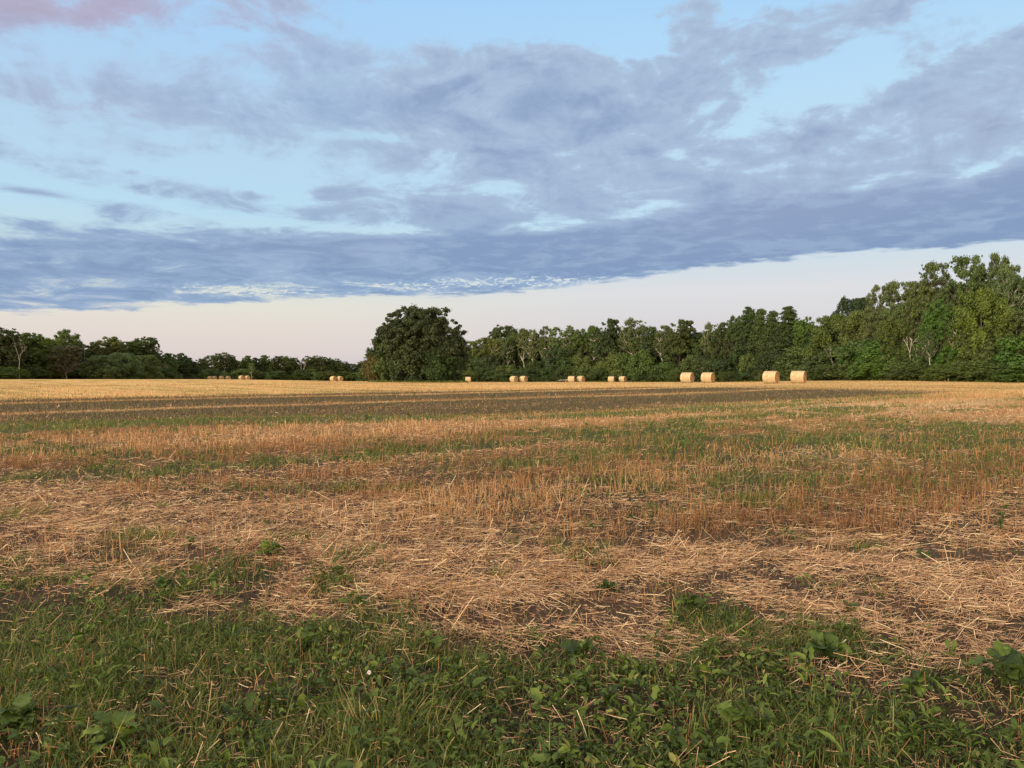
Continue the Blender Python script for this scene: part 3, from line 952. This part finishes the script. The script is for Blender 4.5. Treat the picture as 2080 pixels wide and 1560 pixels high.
# bushes and small trees round the foot of the oak
for px, top, w, d, tint, label in [
    (766, 712, 44, 132, WARM, 'rusty-olive bush at the left foot of the lone oak'),
    (788, 690, 52, 131, MID, 'mid-green bush second from left under the lone oak'),
    (826, 706, 62, 129, DARK, 'dark broad bush under the left half of the lone oak'),
    (858, 694, 54, 130, DARK, 'dark tall bush under the middle of the lone oak'),
    (892, 702, 62, 129, DARK, 'rounded bush under the right half of the lone oak'),
    (920, 716, 34, 131, DEEP, 'blackish bush at the right foot of the lone oak'),
]:
    plant('shrub', px, top, w, tint, label, d=d, cat='bush')
plant('ragged', 752, 706, 20, SAGE, 'wispy small tree at the extreme left flank of the lone oak', d=136)
plant('round', 803, 655, 66, (.050, .064, .023), 'second rounded crown merged into the left shoulder of the lone oak', d=136)

for px, top, w, label in [
    (411, 752, 16, 'small pointed young tree left of the half-hidden far bales'), (455, 753, 13, 'small pointed young tree behind the middle far bales'),
    (476, 755, 14, 'small pointed young tree between the far bale pairs on the crest'), (545, 758, 10, 'small pointed young tree in the open before the far wood'),
    (640, 755, 14, 'small rounded young tree left of the bale pair beside the oak'), (733, 748, 16, 'small pointed young tree next to the left foot of the oak')]:
    plant('sapling', px, top, w, PLEAF, label, d=edge_d(px) - 14)


# ---------------------------------------------------------------- round bales
def straw_bale_material(name, end=False):
    m, N, out = material(name)
    tc = N.new('ShaderNodeTexCoord')
    sp = N.new('ShaderNodeSeparateXYZ')
    N.t.links.new(tc.outputs['Object'], sp.inputs[0])
    x, y, z = sp.outputs
    if end:
        rad = N.m('SQRT', N.add(N.mul(y, y), N.mul(z, z)))
        ang = N.m('ARCTAN2', z, y)
        v = N.xyz(N.mul(rad, 22), N.mul(ang, .8), x)
        n = N.noise(v, 1.0, 5, .65, .6)
        sc = N.noise(tc.outputs['Object'], 3.5, 4, .6)
        c = N.ramp(N.add(N.mul(n, .65), N.mul(sc, .35)), [(.32, (.09, .05, .024)), (.5, (.24, .14, .066)), (.66, (.42, .28, .15))])
    else:
        v = N.xyz(N.mul(x, 30), N.mul(N.m('ARCTAN2', z, y), 3.2), 0.0)
        n = N.noise(v, 1.0, 5, .65, .3)
        sc = N.noise(tc.outputs['Object'], 2.2, 5, .6)
        c = N.ramp(N.add(N.mul(n, .5), N.mul(sc, .5)), [(.33, (.24, .165, .085)), (.5, (.38, .285, .160)), (.66, (.52, .405, .255))])
    b = N.new('ShaderNodeBump')
    b.inputs['Strength'].default_value = .7
    b.inputs['Distance'].default_value = .03
    N.put(b.inputs['Height'], n)
    principled(N, out, c, .85, .2, b.outputs[0])
    return m


def make_bale():
    rng = np.random.default_rng(9)
    Lh, Rd, k = .80, .80, 56
    ms, me_ = straw_bale_material('bale_wrap'), straw_bale_material('bale_end', True)
    th = np.arange(k) / k * 2 * math.pi

    def ring(x, r):
        rr = r * (1 + .012 * fbm(np.cos(th) * 3 + x * 2.5 + 4, np.sin(th) * 3 + 2, 3) * 2)
        y = np.cos(th) * rr; z = np.sin(th) * rr
        z = np.maximum(z, -.755 * r / Rd)               # settled flat where it lies
        return np.stack([np.full(k, x), y, z + .755], -1)

    def grid(rows):
        V = np.concatenate([ring(x, r) for x, r in rows]); n = len(rows)
        i = np.arange(n - 1)[:, None] * k + np.arange(k)[None]
        j = np.arange(n - 1)[:, None] * k + (np.arange(k)[None] + 1) % k
        return V, np.stack([i, i + k, j + k, j], -1).reshape(-1, 4)
    side = [(-Lh, Rd * .90), (-Lh + .02, Rd * .955), (-Lh + .07, Rd * .99)] + [(x, Rd * (1 + .012 * math.sin(x * 7 + 1))) for x in np.linspace(-Lh + .14, Lh - .14, 12)] + \
           [(Lh - .07, Rd * .99), (Lh - .02, Rd * .955), (Lh, Rd * .90)]
    V, Fq = grid(side)
    V[:, 2] -= .755; body = V + np.array([0, 0, 0])
    me_side = mesh('wrapped_side', body, Fq, ms, smooth=True)
    ends = []
    for s_ in (-1, 1):
        rows = [(s_ * (Lh + .002), Rd * .895)] + [(s_ * (Lh - .012 + .018 * math.sin(t * 21)), Rd * t) for t in np.linspace(.82, .04, 14)]
        V, Fq = grid(rows)
        V[:, 2] -= .755
        V[:, 0] += s_ * .012 * fbm(V[:, 1] * 8, V[:, 2] * 8, 3)
        cap = np.arange(k)[None] + (len(rows) - 1) * k
        ends.append(mesh('end_face', V, [Fq if s_ < 0 else Fq[:, ::-1], cap], me_, smooth=True))
    return me_side, ends


B_SIDE, B_ENDS = make_bale()
BALES = [
    (1566, 96, -37, 1.0, 'left round bale of the largest pair, in front of the tall pointed trees'),
    (1622, 97, -33, 1.0, 'right round bale of the largest pair, nearest to the right wood'),
    (1396, 113, -34, .99, 'left round bale of the second-largest pair, standing below a big dark round crown'),
    (1438, 114, -36, 1.0, 'right round bale of the second-largest pair, below a grey-white forked birch'),
    (1242, 212, -20, 1.0, 'left bale of the spaced pair below the tall black-green crown right of centre'),
    (1265, 214, -38, 1.04, 'right bale of the spaced pair right of centre, with its end showing'),
    (1161, 197, -15, 1.0, 'left bale of the touching pair in mid-wood, beside a fallen branch'),
    (1180, 198, -40, 1.02, 'right bale of the touching pair below the olive ragged tree'),
    (1044, 196, -44, 1.0, 'left bale of the pair just right of the lone oak, below slim aspens'),
    (1063.5, 197, -38, 1.0, 'right bale of the pair just right of the lone oak, below slim aspens'),
    (951, 226, 2, .95, 'single upright-looking square-edged bale at the right foot of the lone oak'),
    (677, 246, -36, 1.0, 'left bale of the pair left of the lone oak'),
    (690.5, 247, -40, 1.0, 'right bale of the pair left of the lone oak'),
    (490.5, 278, -34, 1.0, 'left bale of the larger pair on the far crest at the left'),
    (502.5, 279, -38, 1.0, 'right bale of the larger pair on the far crest, beside a slim birch'),
    (450, 312, -35, 1.0, 'left bale of the middle far pair, sunk to its waist behind the crest'),
    (463.5, 313, -37, 1.0, 'right bale of the middle far pair, sunk behind the crest'),
    (426.5, 316, -30, .93, 'leftmost and smallest of all bales, half hidden by the crest'),
    (435.5, 317, -36, .97, 'second bale from the left, half hidden by the crest'),
]
for i, (px, d, rz, sc, label) in enumerate(BALES):
    p = at(px, d)
    e = empty('round_bale', p, R(rz - 4))
    e.scale = (sc,) * 3
    tag(e, label, 'hay bale', 'round straw bales left on the field')
    spin = R(0)
    for me in [B_SIDE] + B_ENDS:
        o = obj('wrapped_side' if me is B_SIDE else 'end_face', me, e, (0, 0, .75))

tb = Tubes()
lr = np.random.default_rng(2)
tb.add(curve(lr, (-1.6, 0, .35), (1.5, .2, .62), 7, -.02, .03), np.linspace(.05, .10, 7), 6)
tb.add(curve(lr, (-.2, 0, .45), (-1.0, -.3, .85), 5), np.linspace(.05, .02, 5), 5)
tb.add(curve(lr, (.6, 0, .52), (.3, .3, .02), 5), np.linspace(.05, .04, 5), 5)
o = obj('fallen_branch', tb.mesh('fallen_branch', M_DEAD), None, at(1146, 205))
tag(o, 'pale fallen branch lying at the wood edge left of the touching bale pair', 'branch')


# ---------------------------------------------------------------- what lies and grows on the field
def sample(n, d0, d1, seed):
    # n counts the points in a fan of 80 degrees; close by the fan opens wider, so that a step aside still finds them
    rng = np.random.default_rng(seed)
    n = int(n * 88 / 40)
    D = np.exp(rng.uniform(math.log(d0), math.log(d1), n))
    a = rng.uniform(-88, 88, n)
    ok = np.abs(a) < 42 + 46 * np.exp(-D / 9)
    D = D[ok]; a = np.radians(a[ok])
    return rng, D * np.sin(a), D * np.cos(a)


def stuff(name, V, Fs, mat, tint, label):
    o = obj(name, mesh(name, V, Fs, mat, tint))
    tag(o, label, None, None, 'stuff')


def build_straw():
    rng, X, Y = sample(760000, 1.9, 40, 1)
    g, s, b, p, q, qq, field = cover(X, Y)
    # swaths: straw lies in loose drifts
    drift = np.clip(.42 + 1.1 * fbm(X * .9 + 3, Y * 1.8, 3) + 1.2 * fbm(X * 4.5, Y * 6 + 9, 3), .02, 1)
    short = rng.random(len(X)) < .22
    w = (s * drift * .80 + (.34 * p + .16) * field * np.clip(drift * 1.4, 0, 1)) * (1 - .97 * b) * (1 - .6 * g) + (1 - field) * g * .04
    w = np.where(short, np.maximum(w, .30 * (1 - .97 * b) * (1 - .8 * g)), w)
    keep = rng.random(len(X)) < w
    X, Y, g, short = X[keep], Y[keep], g[keep], short[keep]; n = len(X)
    lay = fbm(X * .35, Y * .35 + 20, 2) * 1.2
    yaw = np.where(rng.random(n) < .45, lay + rng.normal(0, .5, n), rng.uniform(-3.14, 3.14, n))
    up = rng.random(n) < np.where(g > .4, .5, .14)
    pitch = np.where(up, rng.uniform(.2, 1.0, n), rng.normal(.03, .10, n))
    L = rng.gamma(3.2, .031, n).clip(.025, .30) * np.where(g > .4, .62, 1) * np.where(short, .35, 1)
    D = np.hypot(X, Y)
    wd = rng.uniform(.0010, .0022, n) * (1 + np.maximum(D - 5, 0) * .10)
    Z = terrain(X, Y) + np.where(up, .0, rng.uniform(.003, .050, n))
    c, s_ = math.cos, math.sin
    tri = [(c(a), s_(a)) for a in (1.57, 3.665, 5.76)]
    T = np.array([(-.5, y, z) for y, z in tri] + [(.05, y, z + 1.2) for y, z in tri] + [(.5, y, z) for y, z in tri])
    T[:, 0] += .5
    Fq = [[(0, 1, 4, 3), (1, 2, 5, 4), (2, 0, 3, 5), (3, 4, 7, 6), (4, 5, 8, 7), (5, 3, 6, 8)]]
    M = frames(yaw, pitch, rng.uniform(0, 6.28, n), L, wd, wd)
    pos = np.stack([X, Y, Z], -1)
    T2 = T.copy(); T2[3:6, 2] += 0; T2[3:6, 0] += .12
    kink = rng.random(n) < .10
    T2z = T2.copy(); T2z[3:6, 1] += 9; T2z[3:6, 2] += 7
    Va, Fa = stamp(T, Fq, pos[~kink], M[~kink])
    Vb, Fb = stamp(T2z, Fq, pos[kink], M[kink])
    V = np.concatenate([Va, Vb]); Fs = Fa + [f + len(Va) for f in Fb]
    t = np.clip(rng.normal(.56, .30, n), 0, 1)
    stuff('straw_litter', V, Fs, M_STRAW, np.repeat(t, len(T)), 'loose pale straw strewn over the near part of the field')


def build_stubble():
    rng, X, Y = sample(480000, 1.9, 135, 2)
    g, s, b, p, q, qq, field = cover(X, Y)
    D = np.hypot(X, Y)
    rows = .5 + .5 * np.cos(q * 2 * math.pi / .19)
    rows = np.where(D < 14, rows, 1)
    clump = np.clip(.6 + 1.3 * fbm(X * 2.2, Y * 2.2, 2), .08, 1) * np.clip(.7 + 1.9 * fbm((Y * .669 + X * .743) * .04, q * .75 + 31, 3), .08, 1)
    w = (field * (.95 - .80 * g) * (1 - .97 * b) + s * .17 + (1 - field) * (1 - s) * .07) * clump * (.35 + .65 * rows)
    keep = rng.random(len(X)) < w
    X, Y, p, D, qq, b = X[keep], Y[keep], p[keep], D[keep], qq[keep], b[keep]; n = len(X)
    H = rng.gamma(6, .019, n).clip(.04, .24) * np.where(D < 5.5, .68, 1) * (1 + .25 * sst(D, 6, 10)) * (1 - .30 * sst(D, 16, 28))
    wd = rng.uniform(.0011, .0022, n) * (1 + np.clip(D - 5, 0, 60) * .10)
    yaw = rng.uniform(-3.14, 3.14, n)
    pitch = math.pi / 2 - np.abs(rng.normal(0, .42, n))
    tri = [(math.cos(a), math.sin(a)) for a in (1.57, 3.665, 5.76)]
    T = np.array([(0, y, z) for y, z in tri] + [(1, y * .85, z * .85) for y, z in tri])
    Fq = [[(0, 1, 4, 3), (1, 2, 5, 4), (2, 0, 3, 5)]]
    M = frames(yaw, pitch, rng.uniform(0, 6.28, n), H, wd, wd)
    V, Fs = stamp(T, Fq, np.stack([X, Y, terrain(X, Y) - .01], -1), M)
    q2 = Y * .743 - X * .669; r2 = Y * .669 + X * .743
    strip = fbm(r2 * .03 + 3, q2 * .42, 3)
    base = .37 + .34 * p + .22 * np.maximum(sst(qq, 46, 50), sst(D, 40, 70)) + .55 * strip * (D > 7) + 0
    t = np.clip(base + rng.normal(0, .2, n), 0, 1)
    stuff('stubble', V, Fs, M_STUB, np.repeat(t, len(T)), 'orange-brown cut stubble standing in rows across the field')


def leaf_template(wide=.42, fold=.12, droop=.22):
    xs = [0, .22, .52, .80, 1.0]; ws = [.05, .8, 1.0, .62, 0]
    V = [(0, 0, 0)]
    for x, w in zip(xs[1:4], ws[1:4]):
        z = -droop * x * x
        V += [(x, -w * wide, z + fold * w), (x, 0, z), (x, w * wide, z + fold * w)]
    V.append((1, 0, -droop))
    q = [(1, 2, 5, 4), (2, 3, 6, 5), (4, 5, 8, 7), (5, 6, 9, 8)]
    t = [(0, 2, 1), (0, 3, 2), (7, 8, 10), (8, 9, 10)]
    return np.array(V), [q, t]


def build_leaves():
    rng, X, Y = sample(80000, 1.9, 70, 3)
    g, s, b, p, q, qq, field = cover(X, Y)
    D = np.hypot(X, Y)
    patch = np.clip(.75 + 1.2 * fbm(X * 2.6 + 8, Y * 2.6, 3), .05, 1)
    keep = rng.random(len(X)) < (g ** 1.3) * patch * np.where(D < 6, .85, .5)
    X, Y, D = X[keep], Y[keep], D[keep]
    n0 = len(X)
    k = rng.integers(4, 9, n0)
    i = np.repeat(np.arange(n0), k); n = len(i)
    size = rng.gamma(3.2, .0066, n0).clip(.009, .068)
    size *= 1 + np.maximum(D - 7, 0) * .035
    yaw = rng.uniform(0, 6.283, n)
    L = size[i] * rng.uniform(.6, 1.3, n)
    spread = size[i] * rng.uniform(.15, 1.0, n)
    ht = rng.uniform(.2, 1.5, n) * size[i] + .012
    Xp = X[i] + np.cos(yaw) * spread; Yp = Y[i] + np.sin(yaw) * spread
    pos = np.stack([Xp, Yp, terrain(X, Y)[i] + ht], -1)
    M = frames(yaw, rng.normal(.45, .45, n), rng.normal(0, .5, n), L, L * rng.uniform(.6, 1.15, n), L)
    t = np.clip(.44 + rng.normal(0, .19, n0)[i] + rng.normal(0, .13, n), 0, 1)
    # four kinds of small weed grow mixed: lance-shaped, pointed oval, ragged lobed and round clover-like leaves
    kind = np.clip(((fbm(X * 1.1 + 70, Y * 1.1, 2) + rng.normal(0, .35, n0)) * 2.2 + 1.6), 0, 3.99).astype(int)[i]
    Vs, Fl, ts, off = [], [], [], 0
    for k_, (wide, fold, droop, wob, zs) in enumerate([(.13, .10, .35, 0, 1.25), (.26, .16, .40, .10, 1.0), (.34, .14, .30, .55, 1.0), (.42, .10, .20, 0, .62)]):
        sel = kind == k_
        T, Fs0 = leaf_template(wide, fold, droop)
        if wob:
            T = T.copy(); T[4:7, 1] *= 1 - wob * .8; T[7, 0] -= wob * .12; T[9, 0] -= wob * .12; T[7, 1] *= 1 + wob; T[9, 1] *= 1 + wob
        v, fs = stamp(T, Fs0, pos[sel], M[sel] * zs)
        Vs.append(v); Fl += [f + off for f in fs]; off += len(v); ts.append(np.repeat(t[sel], len(T)))
    stuff('leafy_ground_cover', np.concatenate(Vs), Fl, M_LEAF, np.concatenate(ts), 'low broad-leaved green weeds and clover covering the near strip of ground')


def blade_template(bend=.35):
    x = [0, .35, .7, 1.0]; w = [1, .9, .6, 0]
    V = []
    for a, b in zip(x, w):
        z = -bend * a * a
        V += [(a, -b, z), (a, b, z)] if b else [(a, 0, z)]
    return np.array(V), [[(0, 1, 3, 2), (2, 3, 5, 4)], [(4, 5, 6)]]


def build_grass():
    rng, X, Y = sample(480000, 1.9, 110, 4)
    g, s, b, p, q, qq, field = cover(X, Y)
    D = np.hypot(X, Y)
    patch = np.clip(.55 + 1.4 * fbm(X * 1.5 + 50, Y * 1.5, 3), .04, 1)
    keep = rng.random(len(X)) < (g * np.where(D > 7, 1.9, 1.7) * patch + .04 + .1 * field * np.clip(patch - .5, 0, 1))
    X, Y, D = X[keep], Y[keep], D[keep]
    n = len(X)
    L = rng.gamma(4, .0175, n).clip(.02, .22) * (1 + .40 * sst(D, 6, 10))
    wd = rng.uniform(.0010, .0027, n) * (1 + np.clip(D - 5, 0, 60) * .13)
    M = frames(rng.uniform(0, 6.283, n), rng.normal(1.12, .25, n), rng.normal(0, .3, n), L, wd, L)
    T, Fs0 = blade_template()
    V, Fs = stamp(T, Fs0, np.stack([X, Y, terrain(X, Y) - .004], -1), M)
    t = np.clip(rng.normal(.5, .22, n), 0, 1)
    stuff('grass', V, Fs, M_GRASS, np.repeat(t, len(T)), 'green grass blades growing through weeds and stubble')


def build_dark_weeds():
    rng, X, Y = sample(210000, 20, 130, 5)
    g, s, b, p, q, qq, field = cover(X, Y)
    keep = rng.random(len(X)) < b * .8
    X, Y = X[keep], Y[keep]; n = len(X); D = np.hypot(X, Y)
    L = rng.uniform(.06, .16, n)
    wd = rng.uniform(.003, .006, n) * (1 + np.clip(D - 20, 0, 40) * .05)
    M = frames(rng.uniform(0, 6.283, n), rng.normal(1.3, .2, n), rng.normal(0, .3, n), L, wd, L)
    T, Fs0 = blade_template(.15)
    V, Fs = stamp(T, Fs0, np.stack([X, Y, terrain(X, Y) - .004], -1), M)
    stuff('dry_weeds', V, Fs, M_DWEED, np.repeat(np.clip(rng.normal(.5, .25, n), 0, 1), len(T)), 'dark brown dry weeds in long bands across the field')


def build_verge():
    """tall grass and nettles where the field meets the woods"""
    rng = np.random.default_rng(6)
    n = 26000
    px = np.where(rng.random(n) < .12, rng.uniform(748, 950, n), rng.uniform(950, 2300, n))
    d = np.array([edge_d(x) for x in px]) - 8 + rng.normal(0, 1.8, n)
    oak = px < 950
    d = np.where(oak, 126 + rng.normal(0, 1.2, n), d)
    X = (px - 1040) / F * d; Y = d
    L = rng.uniform(.25, .8, n) * np.where(px < 950, .6, 1)
    wd = rng.uniform(.03, .09, n)
    M = frames(rng.uniform(0, 6.283, n), rng.normal(1.2, .25, n), rng.normal(0, .4, n), L, wd, L)
    T, Fs0 = blade_template(.3)
    V, Fs = stamp(T, Fs0, np.stack([X, Y, terrain(X, Y) - .02], -1), M)
    stuff('tall_verge_grass', V, Fs, M_GRASS, np.repeat(np.clip(rng.normal(.25, .2, n), 0, 1), len(T)), 'uncut tall grass along the foot of the woods')


build_straw()
build_stubble()
build_leaves()
build_grass()
build_dark_weeds()
build_verge()


# ---------------------------------------------------------------- single weeds that stand out
def weed(px, py, nleaf, L, rise, label, seed, wide=.42, tone=.5, cat='weed'):
    rng = np.random.default_rng(seed)
    p = gpt(px, py)
    e = empty('broadleaf_weed', p, 0)
    tag(e, label, cat)
    yaw = np.arange(nleaf) * 2.4 + rng.normal(0, .3, nleaf)
    nleaf = int(nleaf * 1.7); L = L * .78
    yaw = np.arange(nleaf) * 2.4 + rng.normal(0, .4, nleaf)
    t = np.linspace(0, 1, nleaf)
    ln = L * rng.uniform(.40, 1.15, nleaf)
    base = np.stack([np.cos(yaw) * L * .25, np.sin(yaw) * L * .25, .02 + rise * t + rng.uniform(0, .02, nleaf)], -1)
    # fuller leaves for these: a finer grid with a wavy rim
    nu, nv = 15, 7
    Vs, Fs_, n = [], [], 0
    for k in range(nleaf):
        u = np.linspace(0, 1, nu)[:, None]; v = np.linspace(-1, 1, nv)[None]
        w = (np.sin(np.pi * u ** .75) ** .8) * wide * (1 + .20 * np.sin(u * 26 + k) + .10 * np.sin(u * 47 + 2 * k))
        x = u + 0 * v; y = w * v
        z = .38 * u - .55 * u * u + .10 * np.abs(v) * w * 2 + .05 * np.sin(u * 15 + k * 2) * v ** 2 * np.sign(v) + .035 * np.sin(u * 31 + k) * np.cos(v * 5)
        P = np.stack([x, y, z], -1).reshape(-1, 3) * ln[k]
        M = frames(yaw[k:k + 1], np.array([rng.normal(.35, .38)]), np.array([rng.normal(0, .45)]), np.ones(1), np.ones(1), np.ones(1))[0]
        Vs.append(P @ M.T + base[k])
        i = np.arange(nu - 1)[:, None] * nv + np.arange(nv - 1)[None]
        Fs_.append(np.stack([i, i + nv, i + nv + 1, i + 1], -1).reshape(-1, 4) + n)
        n += nu * nv
    tv = np.repeat(np.clip(tone - .1 + rng.normal(0, .16, nleaf), 0, 1), nu * nv)
    obj('leaves', mesh('leaves', np.concatenate(Vs), np.concatenate(Fs_), M_LEAF, tv, smooth=True), e)
    tb = Tubes()
    for k in range(nleaf):
        tb.add(np.array([[0, 0, -.01], base[k] * np.array([.5, .5, .7]), base[k]]), np.array([.004, .003, .0022]), 4)
    me = tb.mesh('stem', M_GRASS)
    obj('stem', me, e)


WEEDS = [
    (1690, 1345, 9, .15, .06, 'glossy broad-leaved weed on bare soil at the right, in front of the straw', .42, .55),
    (2045, 1405, 11, .17, .14, 'large lobed weed at the right border beside green ground cover', .40, .42),
    (545, 1132, 9, .13, .08, 'bright green leafy weed alone on the straw, left of the middle', .40, .72),
    (385, 1110, 6, .09, .05, 'small green weed on the straw left of the bright leafy weed', .38, .66),
    (482, 1110, 4, .06, .05, 'tiny sprig between the two green weeds on the straw', .4, .66),
    (1405, 1245, 8, .10, .07, 'leafy weed on the straw at centre right, with upright leaves', .45, .5),
    (1236, 1210, 10, .09, .03, 'flat dark weed clump where straw meets green at the middle', .42, .4),
    (1180, 1345, 8, .12, .05, 'big-leaved weed at the middle of the green edge', .46, .45),
    (225, 1545, 6, .16, .10, 'pale lobed weed in the lower left corner area', .36, .82),
    (330, 1198, 10, .08, .04, 'dark leafy weed clump at the left edge of the straw', .42, .42),
    (1728, 1252, 6, .08, .03, 'small spreading weed on the straw at the right', .36, .5),
    (1880, 1142, 4, .10, .01, 'single flat-leaved dark weed lying on the straw far right', .40, .35),
    (2036, 1085, 7, .10, .20, 'upright leafy weed among stubble near the right border', .36, .5),
    (1240, 1450, 14, .055, .05, 'round-leaved weed clump in the lower middle of the green strip', .55, .4),
    (1500, 1500, 10, .10, .05, 'broad-leaved weed low in the green strip right of centre', .48, .6),
    (30, 1500, 9, .10, .06, 'clover-green weed clump near the lower left border', .5, .55),
    (620, 1330, 10, .08, .05, 'spreading dark weed in the green strip left of centre', .44, .38),
    (1870, 1420, 9, .10, .05, 'sprawling weed in the green strip at the lower right', .44, .45),
    (880, 1330, 8, .09, .06, 'mid-green weed at the edge of the green strip below the middle', .42, .5),
]
for k, (px, py, n, L, rise, label, wd, tone) in enumerate(WEEDS):
    weed(px, py, n, L, rise, label, 300 + k, wd, tone)


def tuft(px, py, n, L, rad, label, seed, tone=.55):
    rng = np.random.default_rng(seed)
    a = rng.uniform(0, 6.283, n); r_ = rad * rng.random(n) ** .7
    pos = np.stack([np.cos(a) * r_, np.sin(a) * r_, np.zeros(n)], -1)
    ln = L * rng.uniform(.25, 1.1, n)
    T, Fs0 = blade_template()
    V, Fs = stamp(T, Fs0, pos, frames(a + rng.normal(0, .8, n), rng.normal(1.1, .32, n), rng.normal(0, .4, n), ln, rng.uniform(.0015, .0038, n), ln))
    o = obj('grass_tuft', mesh('grass_tuft', V, Fs, M_GRASS, np.repeat(np.clip(rng.normal(tone, .30, n), 0, 1), len(T))), None, gpt(px, py))
    tag(o, label, 'grass tuft')


tuft(272, 1095, 420, .19, .34, 'bright green grass tuft standing on the straw at the left', 401, .6)
tuft(30, 1048, 260, .20, .35, 'green grass tuft on the straw at the left border', 402, .6)
tuft(1012, 1170, 90, .19, .06, 'narrow upright grass tuft on the straw at the middle', 403, .7)
tuft(700, 990, 260, .2, .3, 'green grass tuft where stubble meets straw left of the middle', 404, .5)
tuft(1540, 1020, 380, .20, .55, 'dense dark grass tuft right of the middle behind the straw', 405, .4)
tuft(770, 1500, 300, .19, .30, 'fine hazy grass tuft at the bottom middle of the green strip', 406, .66)


def clover_flower(px, py):
    rng = np.random.default_rng(8)
    p = gpt(px, py)
    e = empty('clover_flower', p)
    tag(e, 'small white clover flower rising out of the green weeds at the bottom', 'flower')
    tb = Tubes()
    tb.add(np.array([[0, 0, 0], [.004, 0, .05], [.0, .002, .095]]), np.array([.0016, .0015, .0013]), 5)
    obj('stem', tb.mesh('stem', M_GRASS), e)
    n = 46
    i = np.arange(n) + .5
    ph = np.arccos(1 - 2 * i / n); th = math.pi * (1 + 5 ** .5) * i
    d = np.stack([np.cos(th) * np.sin(ph), np.sin(th) * np.sin(ph), np.cos(ph)], -1)
    T, Fs0 = leaf_template(.22, .1, .3)
    V, Fs = stamp(T, Fs0, d * .003 + np.array([0, 0, .098]), frames(th, math.pi / 2 - ph, rng.uniform(0, 6, n), np.full(n, .008), np.full(n, .008), np.full(n, .008)))
    m, N, out = material('white_petals')
    at_ = N.new('ShaderNodeAttribute', attribute_name='variety')
    principled(N, out, N.ramp(at_.outputs['Fac'], [(0, (.55, .50, .48)), (1, (.8, .78, .74))]), .6)
    obj('flower_head', mesh('flower_head', V, Fs, m, np.repeat(rng.random(n), len(T))), e)


clover_flower(748, 1420)
